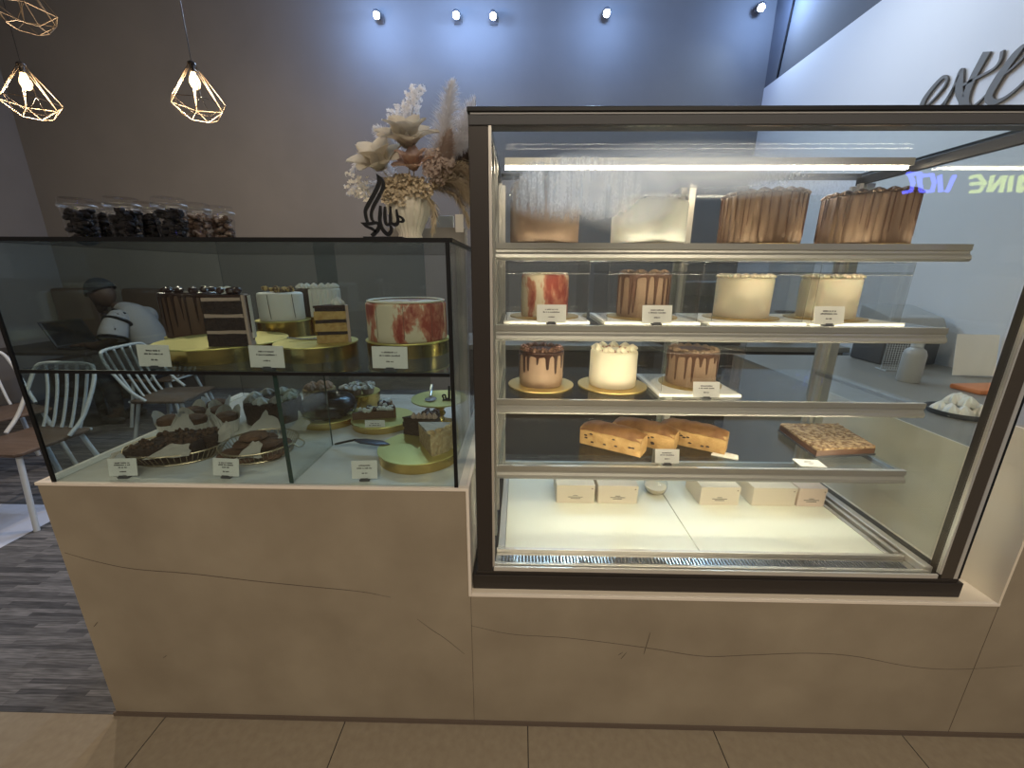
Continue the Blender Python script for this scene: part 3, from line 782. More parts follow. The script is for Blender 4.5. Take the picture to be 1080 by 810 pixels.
sheet('pointed parchment corner between the two wire baskets', [(-.985, .215, .892), (-.935, .21, .893), (-.945, .25, .93), (-.965, .255, .955)], 4)
sheet('parchment corner rising behind the cookies', [(-.93, .305, .897), (-.80, .312, .897), (-.86, .335, .94), (-.885, .338, .957)], 5)
sheet('parchment folded over the front rim of the cookie basket', [(-.84, .102, .890), (-.765, .112, .890), (-.775, .135, .925), (-.80, .13, .934)], 6)
sheet('pale parchment corner at the back right of the cookie basket', [(-.80, .318, .897), (-.735, .30, .897), (-.72, .318, .925), (-.755, .325, .938)], 7)
# cookies
cook = [(-.895, .165, 0), (-.835, .150, 0), (-.775, .170, 0), (-.885, .235, 0), (-.795, .245, 0), (-.86, .195, .0235), (-.80, .195, .0235), (-.835, .235, .0235), (-.84, .200, .046)]
for i, (x, y, z) in enumerate(cook):
    b = BM(); lathe(b, [(.0005, 0), (.036, .001), (.042, .007), (.036, .015), (.02, .019), (.0005, .020)], 28); jitter(b, .004, 55, i)
    for v in b.verts: v.co.z = max(v.co.z, 0)
    where = ['at the front left', 'at the front middle', 'at the front right', 'at the back left', 'at the back right', 'in the middle layer, left', 'in the middle layer, right', 'in the middle layer, back', 'on top of the pile'][i]
    tag(obj('cookie', b, M['cookie'], loc=(x, y, DZ + .0040 + z), rz=i), 'brown cookie %s in the wire basket' % where, 'cookie', 'cookies in the wire basket')
# muffins
def muffin(x, y, label, seed, s=1.0):
    t = thing('muffin', label, 'muffin', (x, y, DZ), seed, 'muffins in paper cases')
    b = BM(); lathe(b, [(.0005, 0), (.026 * s, 0), (.031 * s, .03 * s), (.036 * s, .052 * s), (.033 * s, .064 * s), (.018 * s, .072 * s), (.0005, .074 * s)], 24); jitter(b, .002, 90, seed)
    for v in b.verts: v.co.z = max(v.co.z, .0006)
    obj('cake', b, M['cookie'], t)
    b = BM(); n = 60; rows = []
    for k in range(5):
        row = []
        for i in range(n):
            a = 2 * PI * i / n; v = k / 4
            rr = (.0275 + .012 * v + .0015 * math.sin(20 * a)) * s; pk = max(0, math.cos(2 * a + seed)) ** .8
            zz = v * (.046 + .042 * pk) * s; rr += v * v * .008 * pk * s
            row.append(b.verts.new((rr * math.cos(a), rr * math.sin(a), .0005 + zz)))
        rows.append(row)
    for A, B in zip(rows, rows[1:]):
        for i in range(n): b.faces.new((A[i], A[(i + 1) % n], B[(i + 1) % n], B[i]))
    obj('paper_case', b, M['parch'], t)
for i, (x, y, lab) in enumerate(((-1.228, .335, 'muffin in a pointed paper case, nearest the left glass'), (-1.145, .345, 'muffin in paper, second from the left in the front row behind the brownies'), (-1.215, .425, 'muffin in paper in the second row near the left glass'), (-1.125, .440, 'muffin in paper in the middle of the muffin group'), (-1.19, .515, 'muffin in paper at the back of the muffin group'), (-1.055, .375, 'muffin in a tall paper case on the right of the muffin group'))):
    muffin(x, y, lab, i * 1.7, 1.02)
# dark cake with cream top
t = thing('chocolate_cake', 'large dark chocolate cake topped with pale cream swirls behind the cookies', 'cake', (-.965, .515, DZ), 0)
obj('cake', cake_body(.098, .085, 0, seed=3, rough=.004), M['choccake'], t)
for i in range(8):
    a = 2 * PI * i / 8; obj('cream_swirl', rosette((.07 * math.cos(a), .07 * math.sin(a), .084), .026, .026, i), M['greycream' if i % 2 else 'creamw'], t)
t = thing('layer_cake', 'golden cake with pinkish cream at the back, right of the dark cream-topped cake', 'cake', (-.872, .698, DZ), 0)
obj('cake', cake_body(.066, .075, 0, seed=8, rough=.003), M['crumb'], t)
for i in range(7):
    a = 2 * PI * i / 7; obj('cream_swirl', rosette((.040 * math.cos(a), .040 * math.sin(a), .0745), .019, .024, i), mat('peach_cream', (.62, .42, .32), .6) if i == 0 else bpy.data.materials['peach_cream'], t)
# bundt on gold stand
stand('gold stand on the deck under the dark glazed ring cake', -.735, .495, DZ, .108, .028)
t = thing('ring_cake', 'dark glossy chocolate ring cake on a gold stand', 'cake', (-.735, .495, DZ + .0285), 0)
b = BM(); n = 72; rows = []
for i in range(n):
    a = 2 * PI * i / n; row = []
    for k in range(18):
        q = 2 * PI * k / 18; rr = .064 + .036 * math.cos(q) * (1 + .05 * math.cos(12 * a)); zz = .033 + .033 * math.sin(q) * (1.2 if math.sin(q) > 0 else 1)
        row.append(b.verts.new((rr * math.cos(a), rr * math.sin(a), max(zz, .001))))
    rows.append(row)
for i in range(n):
    A, B = rows[i], rows[(i + 1) % n]
    for k in range(18): b.faces.new((A[k], B[k], B[(k + 1) % 18], A[(k + 1) % 18]))
obj('cake', b, M['choccake'], t)
b = BM(); rows = []
for i in range(n):
    a = 2 * PI * i / n; row = []; dd = .35 + .45 * abs(math.sin(a * 6)) ** 2
    for k in range(10):
        q = -dd + (PI + 2 * dd) * k / 9; rr = .064 + .0385 * math.cos(q); zz = .033 + .0425 * math.sin(q)
        row.append(b.verts.new((rr * math.cos(a), rr * math.sin(a), zz)))
    rows.append(row)
for i in range(n):
    A, B = rows[i], rows[(i + 1) % n]
    for k in range(9): b.faces.new((A[k], B[k], B[k + 1], A[k + 1]))
obj('glaze', b, mat('black_glaze', (.012, .009, .012), .18), t)
# little cream tarts at the back
stand('gold tray stand at the back of the deck under the small cream tarts', -.690, .690, DZ, .082, .062)
for i, (dx, dy, lab) in enumerate(((-.055, -.035, 'front left'), (.0, -.055, 'front middle'), (.055, -.035, 'front right'), (-.03, .03, 'back left'), (.035, .03, 'back right'))):
    t = thing('cream_tart', 'small tart with drizzled white cream, %s on the back gold stand' % lab, 'tart', (-.690 + dx * .86, .690 + dy * .86, DZ + .0625), i, 'small cream tarts')
    b = BM(); lathe(b, [(.0005, 0), (.021, 0), (.026, .022), (.0005, .022)], 26, f=lambda a, r, z: r * (1 + .04 * math.cos(16 * a))); obj('case', b, M['pinkcream'], t)
    obj('cream', rosette((0, 0, .0222), .026, .018, i), M['creamw'], t)
    b = BM(); tube(b, [(-.022, -.006, .034), (0, .004, .041), (.02, -.004, .034)], .0016, 5); tube(b, [(-.014, .012, .034), (.004, -.012, .037), (.018, .010, .034)], .0016, 5); obj('drizzle', b, M['choc'], t)
# tart on gold stand
stand('low gold stand on the deck under the brown tart portions', -.520, .470, DZ, .115, .026)
def tart(label, x, y, rz, r=.115, half=24):
    t = thing('tart_slice', label, 'tart slice', (x, y, DZ + .0265), rz, 'tart slices')
    a = math.radians(half); b = sector(r, -a, a, 0, .028, 14); obj('filling', b, M['chocbrown'], t, smooth=False)
    n = 16; P = [((r + .007) * math.cos(-a + 2 * a * i / n), (r + .007) * math.sin(-a + 2 * a * i / n)) for i in range(n + 1)] + [((r + .0005) * math.cos(a - 2 * a * i / n), (r + .0005) * math.sin(a - 2 * a * i / n)) for i in range(n + 1)]
    b = BM(); prism(b, P, 0, .034); rough_cut(b, 1, .0015, 120); obj('crust', b, M['crust'], t)
    for i in range(48):
        q = .03 + (r - .03) * rnd.random(); g = rnd.uniform(-a, a) * .9; obj('topping', rock((q * math.cos(g), q * math.sin(g), .031 + .006 * rnd.random()), rnd.uniform(.006, .010), i, .4), M['creamw'] if i % 3 else M['choc'], t)
tart('tart slice with white cream dollops and dark crumbs, front one on the low gold stand', -.622, .432, math.radians(30), r=.150, half=18)
tart('tart slice with white cream dollops and dark crumbs, rear one on the low gold stand', -.548, .500, math.radians(80), r=.07, half=18)
b = BM(); box(b, -.045, .03, -.014, .014, .0, .002, .0008); tube(b, [(-.045, 0, .001), (-.075, 0, .003)], .003, 6)
tag(obj('cake_server', b, M['silver'], loc=(-.585, .492, DZ + .0268), rz=math.radians(150)), 'flat silver server behind the tart slices', 'cake server')
# pedestal with server and black ornament
t = thing('cake_pedestal', 'tall ornate gold pedestal with a round pale top at the right end of the case', 'cake stand', (-.302, .478, DZ), 0)
b = BM(); lathe(b, [(.0005, 0), (.05, 0), (.048, .008), (.02, .016), (.012, .03), (.022, .042), (.014, .055), (.024, .068), (.013, .082), (.03, .094), (.0005, .095)], 40, f=lambda a, r, z: r * (1 + .07 * math.cos(8 * a + z * 80))); obj('stem', b, M['gold'], t)
b = BM(); lathe(b, [(.0005, .0955), (.098, .0955), (.104, .099), (.104, .103), (.0005, .103)], 80); obj('top', b, M['goldtop'], t)
PT = DZ + .1033
b = BM(); tube(b, catmull([(-.006, .065, .030), (-.003, .03, .016), (0, 0, .008)], 6), [.007 - .0002 * i for i in range(13)], 8); lathe(b, [(.0005, 0), (.020, 0), (.022, .002), (.0005, .003)], 28, (.006, -.024, .002), 1, 1.25)
tag(obj('cake_server', b, M['silver'], loc=(-.335, .475, PT)), 'shiny silver server on the round top of the tall gold pedestal', 'cake server')
t = thing('cake_topper', 'small black curled ornament on the gold pedestal top', 'ornament', (-.268, .450, PT), 0)
b = BM(); box(b, -.016, .016, -.008, .008, 0, .004, .001); obj('foot', b, M['black'], t)
b = BM(); tube(b, catmull([(-.012, 0, .006), (-.016, 0, .018), (-.006, 0, .020), (-.004, 0, .008), (.004, 0, .006)], 5), .003, 6); tube(b, [(.008, 0, .004), (.010, 0, .055)], .0045, 6); obj('script', b, M['black'], t)
# chocolate cake portion under the pedestal, front plate with cheesecake
t = slice_cake('cake_slice', 'dark chocolate slice with pale piped cream behind the crumb-sided slice', 'cake slice', (-.390, .288, DZ + .034), math.radians(8), .125, .06, math.radians(24), 2, M['choccake'], M['choccake'], M['choccake'], M['choccake'])
for i in range(5): obj('cream_peak', rosette((.04 + .017 * i, -.014 - .003 * i, t['top'] + .0002), .009, .020, i), M['pinkcream'], t)
for i in range(10): obj('topping', rock((.075 + .04 * rnd.random(), rnd.uniform(-.02, .035), t['top'] + .006), .012, i, .5), M['choc'], t)
stand('gold stand nearest the front right corner of the deck under the crumb-sided slice', -.312, .195, DZ, .128, .033)
t = thing('cake_slice', 'crumb-sided cheesecake slice with swirled grey cream top on the front right gold stand', 'cake slice', (-.322, .230, DZ + .0335), math.radians(-29))
a = math.radians(31); b = sector(.118, -a, a, 0, .058, 12); rough_cut(b, 2, .0012, 80); obj('cake', b, M['crumb'], t, smooth=False)
b = sector(.117, -a * .98, a * .98, .0582, .067, 12); rough_cut(b, 2, .0015, 50); obj('icing_top', b, M['greycream'], t)
n = 16; P = [(.127 * math.cos(-a + 2 * a * i / n), .127 * math.sin(-a + 2 * a * i / n)) for i in range(n + 1)] + [(.1185 * math.cos(a - 2 * a * i / n), .1185 * math.sin(a - 2 * a * i / n)) for i in range(n + 1)]
b = BM(); prism(b, P, 0, .070); rough_cut(b, 3, .004, 90); obj('crumb_coat', b, mat('pale_crumb', (.78, .62, .36), .85, col2=(.55, .38, .18), scale=60, bump=.8, bscale=110), t, label='pale yellow crumb coating')
for i in range(20):
    g = rnd.uniform(-a, a); obj('crumb', rock((.118 * math.cos(g), .118 * math.sin(g), .073), rnd.uniform(.005, .009), i, .5), bpy.data.materials['pale_crumb'], t)
# grey-handled server
b = BM(); prism(b, [(-.06, -.008), (-.03, -.020), (.03, -.020), (.066, 0), (.03, .016), (-.03, .016), (-.06, .006)], .0, .003, .0008)
t = thing('cake_server', 'dark grey cake server with a looped wire handle resting on the front right stand', 'cake server', tuple(zp(392, 466, DZ + .036).xy) + (DZ + .0345,), math.radians(-14))
obj('blade', b, mat('server_grey', (.07, .075, .10), .35, .6), t)
b = BM(); tube(b, catmull([(-.06, -.006, .002), (-.10, -.008, -.010), (-.135, -.004, -.022), (-.138, .002, -.022), (-.10, .004, -.010), (-.06, .004, .002)], 6), .0022, 6); obj('handle', b, M['black'], t, label='black looped wire handle')
price_card('price card before the brownie basket', tuple(zp(131, 504, DZ).xy) + (DZ,), .075, .050, math.radians(6), 10, 4, seed=5)
price_card('price card before the cookie basket', tuple(zp(239, 504, DZ).xy) + (DZ,), .078, .050, math.radians(-4), 12, 4, seed=6)
price_card('price card before the crumb-sided slice, in front of the right stand', tuple(zp(385, 507, DZ).xy) + (DZ,), .070, .052, math.radians(4), 10, 3, seed=7)
price_card('price card before the tart slices', tuple(zp(396, 458, DZ).xy) + (DZ,), .070, .046, math.radians(4), 10, 3, seed=8)
price_card('greyish price card before the dark ring cake', tuple(zp(323, 449, DZ).xy) + (DZ,), .062, .050, math.radians(-6), 10, 3, seed=9)
# ================================================================ REFRIGERATED CASE CONTENTS
def cake_on(xl, xr, py, yc): return px_w(xl, xr, yc, py)
# top shelf
Z1 = SZ[0]
cx, r = cake_on(537, 612, 235, .30)
t = thing('frosted_cake', 'brown chocolate cake at the left end of the top shelf behind the misted glass', 'cake', (cx, .30, Z1 + .0041)); obj('frosting', cake_body(r * .97, .165, 0, seed=1, rough=.003), M['mochashade'], t)
for i in range(10):
    a = 2 * PI * i / 10; obj('rosette', rosette((r * .72 * math.cos(a), r * .72 * math.sin(a), .1648), .018, .014, i), M['chocbrown'], t)
disc_board('cake_board', 'gold board under the brown cake behind the misted glass', cx, .30, Z1 + .0002, r * 1.03, 'gold boards on the top shelf')
cx, r = cake_on(643, 725, 235, .30)
t = thing('frosted_cake', 'white frosted cake on the top shelf, second from the left', 'cake', (cx, .30, Z1 + .0041)); obj('frosting', cake_body(r * .97, .115, 0, seed=2), M['creamw'], t)
for i in range(14):
    a = 2 * PI * i / 14; obj('rosette', rosette((r * .82 * math.cos(a), r * .82 * math.sin(a), .1148), .014, .014, i), M['creamw'], t)
disc_board('cake_board', 'gold board under the white cake on the top shelf', cx, .30, Z1 + .0002, r * 1.03, 'gold boards on the top shelf')
for xl, xr, lab, bl in ((755, 848, 'tall ribbed chocolate cake on the top shelf, third from the left', 'gold board under the third cake of the top shelf'), (858, 965, 'wide ribbed chocolate cake at the right end of the top shelf', 'gold board under the rightmost cake of the top shelf')):
    cx, r = cake_on(xl, xr, 235, .29)
    t = thing('ribbed_cake', lab, 'cake', (cx, .29, Z1 + .0041)); obj('frosting', cake_body(r * .965, .130, 30, .035, seed=xl, rough=.002), M['mochashade'], t); rl = random.Random(xl)
    for i in range(30):
        a = 2 * PI * i / 30 + rl.uniform(-.06, .06); b = BM(); tube(b, [(r * .967 * math.cos(a), r * .967 * math.sin(a), .127), (r * .970 * math.cos(a), r * .970 * math.sin(a), .127 - .118 * rl.uniform(.45, .98))], [.0016, .0009], 5); obj('chocolate_line', b, M['chocbrown'], t)
    for i in range(18):
        a = 2 * PI * i / 18; obj('rosette', rosette((r * .84 * math.cos(a), r * .84 * math.sin(a), .1295), .016, .013, i), M['mochashade'], t)
    disc_board('cake_board', bl, cx, .29, Z1 + .0002, r * 1.03, 'gold boards on the top shelf')

# second shelf: cakes under clear boxes
Z2 = SZ[1]
def clear_box(label, x0, x1, y0, y1, z, h, where):
    b = BM(); box(b, x0 - .002, x1 + .002, y0 - .004, y1 + .002, z, z + .008, .001)
    tag(obj('box_base', b, M['whiteboard'], smooth=False), 'white board base under %s' % where, 'board', 'white board bases')
    t = thing('clear_cake_box', label, 'cake box', ((x0 + x1) / 2, (y0 + y1) / 2, z + .0082), 0, 'clear plastic cake boxes')
    hx, hy = (x1 - x0) / 2 - .006, (y1 - y0) / 2 - .006
    b = BM()
    for q in ((-hx, hx, -hy, -hy + .0008), (-hx, hx, hy - .0008, hy), (-hx, -hx + .0008, -hy + .0009, hy - .0009), (hx - .0008, hx, -hy + .0009, hy - .0009)): box(b, q[0], q[1], q[2], q[3], 0, h - .026)
    obj('wall', b, M['acrylic'], t, smooth=False)
    b = BM(); e = .002
    for q in ((-hx - e, hx + e, -hy - e, -hy - e + .0008), (-hx - e, hx + e, hy + e - .0008, hy + e), (-hx - e, -hx - e + .0008, -hy - e + .0009, hy + e - .0009), (hx + e - .0008, hx + e, -hy - e + .0009, hy + e - .0009)): box(b, q[0], q[1], q[2], q[3], h - .034, h)
    box(b, -hx - e, hx + e, -hy - e, hy + e, h, h + .0008); obj('lid', b, M['acrylic'], t, smooth=False)
    b = BM()
    for z_ in (h + .0004, h - .034): tube(b, [(-hx - e, -hy - e, z_), (hx + e, -hy - e, z_), (hx + e, hy + e, z_), (-hx - e, hy + e, z_)], .0009, 5, True)
    for sx in (-1, 1): tube(b, [(sx * (hx + e), -hy - e, h), (sx * hx, -hy, 0)], .0008, 5)
    obj('folded_edge', b, glass_mat('clear_edge', (.86, .86, .84), .5, .22, .4) if 'clear_edge' not in bpy.data.materials else bpy.data.materials['clear_edge'], t, smooth=False)
    return t
BB = ((-.045, .199), (.245, .515), (.545, .815), (.828, 1.090))
KW = ('the red-marbled cake', 'the brown drip cake on the second shelf', 'the first cream cake', 'the second cream cake')
LB = ('clear plastic box over the red-marbled cake on the second shelf', 'clear plastic box over the brown drip cake on the second shelf', 'clear plastic box over the left of the two cream cakes', 'clear plastic box over the right of the two cream cakes')
for (x0, x1), kw, lb in zip(BB, KW, LB): clear_box(lb, x0, x1, .20, .455, Z2 + .0002, .165, kw)
ZB = Z2 + .0086
CK = ((549, 600), (650, 706), (752, 815), (840, 908))
yc = .325
for i, (xl, xr) in enumerate(CK):
    cx, r = cake_on(xl, xr, 310, yc); r *= .97
    disc_board('cake_board', 'round gold board under %s' % KW[i], cx, yc, ZB, min(r * 1.5, .108), 'round gold boards on the second shelf')
    loc = (cx, yc, ZB + .0039)
    if i == 0:
        t = thing('frosted_cake', 'cream cake marbled with red under a clear box on the second shelf', 'cake', loc); obj('frosting', cake_body(r, .125, 0, seed=14), M['redmarble'], t)
        b = BM(); lathe(b, [(r * .86, .1255), (r * .95, .1255), (r * .97, .128), (r * .9, .131), (r * .86, .128)], 64, cap=False); obj('cream_rim', b, M['cream'], t)
    elif i == 1:
        t = drip_cake('drip_cake', 'mocha cake with long dark drips under a clear box on the second shelf', loc, r, .128, M['mocha'], M['chocbrown'], 18, 5, .8, .98, wid=.16)
        for k in range(9):
            a = 2 * PI * k / 9; obj('rosette', rosette((r * .78 * math.cos(a), r * .78 * math.sin(a), .1295), .014, .012, k), M['mocha'], t)
    else:
        t = thing('frosted_cake', ('boxed cream cake with piped rim, left of the two on the second shelf', 'boxed cream cake with piped rim at the right end of the second shelf')[i - 2], 'cake', loc); obj('frosting', cake_body(r, .118, 0, seed=20 + i), M['cream'], t)
        for k in range(18):
            a = 2 * PI * k / 18; obj('rosette', rosette((r * .86 * math.cos(a), r * .86 * math.sin(a), .1178), .013, .013, k), M['cream'], t)
for (x, y, lab, sd) in ((580, 340, 'small white card before the red-marbled cake on the second shelf', 31), (684, 340, 'small white card before the boxed brown drip cake', 32), (859, 342, 'small white card before the right cream cake', 33)):
    p = zp(x, y, Z2); price_card(lab, (p.x, .178, Z2 + .0004), .083, .050, 0, 10, 3, seed=sd, group='small white cards in the refrigerated case')

# third shelf
Z3 = SZ[2]
def px_cake(xl, xr, py, yc): cx, r = cake_on(xl, xr, py, yc); return cx, r * .96
yc = .33
cx, r = px_cake(547, 594, 395, yc)
disc_board('cake_board', 'round gold board at the left end of the third shelf', cx, yc, Z3 + .0002, .108, 'gold boards on the third shelf')
t = drip_cake('drip_cake', 'mocha drip cake with dark sprinkled top at the left of the third shelf', (cx, yc, Z3 + .0041), r, .114, M['mocha'], M['choc'], 16, 11, .15, .85, wid=.2)
for k in range(13):
    a = 2 * PI * k / 13; obj('rosette', rosette((r * .82 * math.cos(a), r * .82 * math.sin(a), .1155), .0135, .013, k), M['chocbrown'], t)
b = BM()
for k in range(90):
    a = rnd.uniform(0, 6.28); q = r * (.82 + rnd.uniform(-.12, .12)); sphere(b, (q * math.cos(a), q * math.sin(a), .1275 + rnd.uniform(-.004, .002)), .0016, 6, 4)
obj('sprinkles', b, mat('pink_sprinkle', (.50, .28, .24), .6), t)
cx, r = px_cake(620, 672, 395, yc)
disc_board('cake_board', 'round gold board under the cream cake of the third shelf', cx, yc, Z3 + .0002, .112, 'gold boards on the third shelf')
t = thing('frosted_cake', 'cream cake crowned with rosettes in the middle of the third shelf', 'cake', (cx, yc, Z3 + .0041)); obj('frosting', cake_body(r, .116, 0, seed=31), M['cream'], t)
for k in range(9):
    a = 2 * PI * k / 9; obj('rosette', rosette((r * .76 * math.cos(a), r * .76 * math.sin(a), .1165), .016, .018, k), M['cream'], t)
b = BM()
for k in range(60):
    a = rnd.uniform(0, 6.28); q = r * (.60 + rnd.uniform(-.2, .25)); sphere(b, (q * math.cos(a), q * math.sin(a), .1190), rnd.uniform(.002, .004), 6, 4)
obj('red_crumbs', b, mat('red_crumb', (.45, .20, .15), .8), t)
# boxed one
clear_box('clear plastic box over the drip cake at the right of the third shelf', .425, .668, .205, .455, Z3 + .0002, .158, 'the boxed drip cake on the third shelf')
cx, r = px_cake(700, 756, 395, yc)
disc_board('cake_board', 'gold board under the boxed drip cake on the third shelf', cx, yc, Z3 + .0086, .097, 'gold boards on the third shelf')
t = drip_cake('drip_cake', 'mocha drip cake in a clear box at the right of the third shelf', (cx, yc, Z3 + .0125), r, .108, M['mocha'], M['chocbrown'], 20, 17, .2, .85, wid=.18)
for k in range(15):
    a = 2 * PI * k / 15; obj('rosette', rosette((r * .85 * math.cos(a), r * .85 * math.sin(a), .1095), .0125, .011, k), M['mocha'], t)
p = zp(744, 421, Z3); price_card('small white card before the boxed drip cake on the third shelf', (p.x, .180, Z3 + .0004), .078, .046, 0, 12, 3, seed=34, group='small white cards in the refrigerated case')

# fourth shelf: loaves, slab
Z4 = SZ[3]
def loaf(x, y, rz, label, seed):
    t = thing('loaf_cake', label, 'loaf', (x, y, Z4 + .0030), rz, 'golden loaf cakes on the fourth shelf')
    L_, W_, H_ = .105, .036, .066
    b = BM(); prism(b, [(-W_ * .88, 0.0004), (W_ * .88, 0), (W_, H_ * .8), (W_ * .85, H_ * .93), (-W_ * .85, H_ * .93), (-W_, H_ * .8)], -L_, L_)
    b.transform(Matrix(((0, 0, 1, 0), (1, 0, 0, 0), (0, 1, 0, 0), (0, 0, 0, 1)))); rough_cut(b, 3, .0022, 50, seed); obj('crumb', b, M['loaf'], t)
    b = BM(); n, m_ = 22, 10; g = []
    for i in range(n + 1):
        row = []
        for j in range(m_ + 1):
            u = -1 + 2 * i / n; v = -1 + 2 * j / m_
            zz = H_ * .86 + (.026 * (1 - v * v) ** .8) * (1 - .5 * u ** 4) - .006 * u ** 6 + noise.noise(Vector((u * 5, v * 3, seed))) * .004
            row.append(b.verts.new((u * (L_ + .001), v * (W_ + .0015), zz)))
        g.append(row)
    for i in range(n):
        for j in range(m_): b.faces.new((g[i][j], g[i + 1][j], g[i + 1][j + 1], g[i][j + 1]))
    bmesh.ops.solidify(b, geom=b.faces[:], thickness=.006); obj('top_crust', b, M['loafcrust'], t, label='browned crust')
    b = BM()
    for k in range(9):
        sphere(b, (rnd.uniform(-L_ * .8, L_ * .8), -W_ * .98, rnd.uniform(.015, .045)), .0042, 7, 5, (1.5, .5, .7))
    obj('raisin', b, M['choc'], t)
for i, (x, y, lab) in enumerate(((.318, .300, 'golden loaf cake on the fourth shelf, leftmost of three'), (.437, .340, 'golden loaf cake on the fourth shelf, middle one of three'), (.600, .330, 'golden loaf cake on the fourth shelf, rightmost of three beside the card'))):
    loaf(x, y, math.radians(-33), lab, i + 1)
b = BM(); prism(b, [(.63, .25), (.70, .215), (.715, .245), (.66, .285)], Z4 + .0004, Z4 + .004); tag(obj('parchment_sheet', b, M['parch']), 'scrap of pale paper under the end of the rightmost loaf', 'parchment')
p = zp(705, 493, Z4); price_card('small white card before the three loaves', (p.x, .176, Z4 + .0004), .074, .044, 0, 12, 3, seed=35, group='small white cards in the refrigerated case')
q = [zp(862, 474, Z4 + .030), zp(924, 471, Z4 + .030), zp(884, 447, Z4 + .030), zp(823, 447, Z4 + .030)]
poly = [(v.x, v.y) for v in q]
t = thing('nut_slab', 'flat caramel nut slab in a dark tray at the right of the fourth shelf', 'cake', (0, 0, Z4 + .0003))
b = BM(); prism(b, poly, .006, .024); obj('base', b, M['chocbrown'], t, smooth=False)
b = BM(); cxm = sum(a for a, _ in poly) / 4; cym = sum(a for _, a in poly) / 4
prism(b, [(cxm + (a - cxm) * .995, cym + (c_ - cym) * .995) for a, c_ in poly], .0242, .031); rough_cut(b, 9, .0022, 90, 4); obj('nut_topping', b, M['nut'], t)
b = BM()
for k in range(260):
    u, v = rnd.random(), rnd.random(); P_ = (Vector(poly[0]) * (1 - u) + Vector(poly[1]) * u) * (1 - v) + (Vector(poly[3]) * (1 - u) + Vector(poly[2]) * u) * v
    sphere(b, (P_.x, P_.y, .0315), rnd.uniform(.0022, .0045), 6, 4, (1, .7, .5))
obj('chopped_nuts', b, M['nut'], t)
b = BM(); prism(b, [(cxm + (a - cxm) * 1.03, cym + (c_ - cym) * 1.03) for a, c_ in poly], 0, .0058); obj('tray', b, M['darkgrey'], t, smooth=False)
p = zp(857, 491, Z4)
b = BM(); box(b, -.038, .038, -.026, .026, 0, .0012)
t = tag(obj('price_card', b, M['paper'], loc=(p.x, .200, Z4 + .0006), rz=math.radians(-6), smooth=False), 'small white card lying flat before the nut slab', 'price card', 'small white cards in the refrigerated case')
b = BM()
for i_, l in enumerate((.02, .028, .012)): box(b, -l / 2, l / 2, .010 - .009 * i_, .012 - .009 * i_, .0012, .0015)
obj('print', b, M['ink'], t, smooth=False)

# bottom deck: cartons and dessert cup
DZ2 = .5895 + FZ * 0 + .0003
def carton(x0, x1, label, m_, mark=True, tuck=True, y0=.372, d=.135, h=.073):
    t = thing('carton', label, 'carton', ((x0 + x1) / 2, y0 + d / 2, DZ2), 0, 'white cartons on the bottom deck')
    hw, hd = (x1 - x0) / 2 - .001, d / 2
    b = BM(); box(b, -hw, hw, -hd, hd, 0, h, .002); obj('body', b, m_, t, smooth=False)
    b = BM(); box(b, -hw, hw, -hd - .0004, hd, h + .0002, h + .0016); box(b, -hw, hw, -hd - .0012, -hd - .0004, h - .016, h + .0016); obj('lid_flap', b, m_, t, smooth=False)
    if tuck:
        b = BM(); sphere(b, (hw * .86, -hd - .0014, h - .012), .0022, 8, 6, (1.5, .3, .8)); obj('thumb_notch', b, M['chocbrown'], t)
    if mark:
        b = BM(); R = random.Random(int(x0 * 999))
        for zf, l in ((.030, .018), (.024, .055), (.018, .034)):
            x = -l / 2
            while x < l / 2:
                q = R.uniform(.0018, .0034); box(b, x, x + q, -hd - .0006, -hd, zf, zf + .0032); x += q + .0011
        obj('print', b, M['signgrey'], t, smooth=False, label='small printed lettering')
carton(.142, .286, 'white carton on the bottom deck, leftmost', M['box'])
carton(.297, .446, 'white carton on the bottom deck, second from the left beside the dessert cup', M['box'])
carton(.676, .822, 'white carton on the bottom deck, right of the dessert cup', M['box'])
carton(.868, 1.029, 'plain white carton without lettering, second from the right on the bottom deck', M['box'], mark=False)
carton(1.034, 1.1365, 'pinkish white carton at the right end of the bottom deck', M['boxpink'])
t = thing('dessert_cup', 'clear dome cup with a cream dessert between the white cartons', 'dessert cup', (.540, .46, DZ2))
b = BM(); lathe(b, [(.026, 0), (.040, .012), (.044, .03), (.043, .03), (.039, .013), (.026, .0015)], 40, cap=False); obj('cup', b, M['acrylic'], t)
b = BM(); lathe(b, [(.0005, .002), (.026, .002), (.0375, .014), (.041, .028), (.0005, .034)], 32); jitter(b, .0015, 90); obj('cream', b, M['cream'], t)
b = BM(); lathe(b, [(.0445, .0305), (.044, .045), (.034, .062), (.015, .070), (.0005, .071)], 40, cap=False); obj('dome_lid', b, M['acrylic'], t)

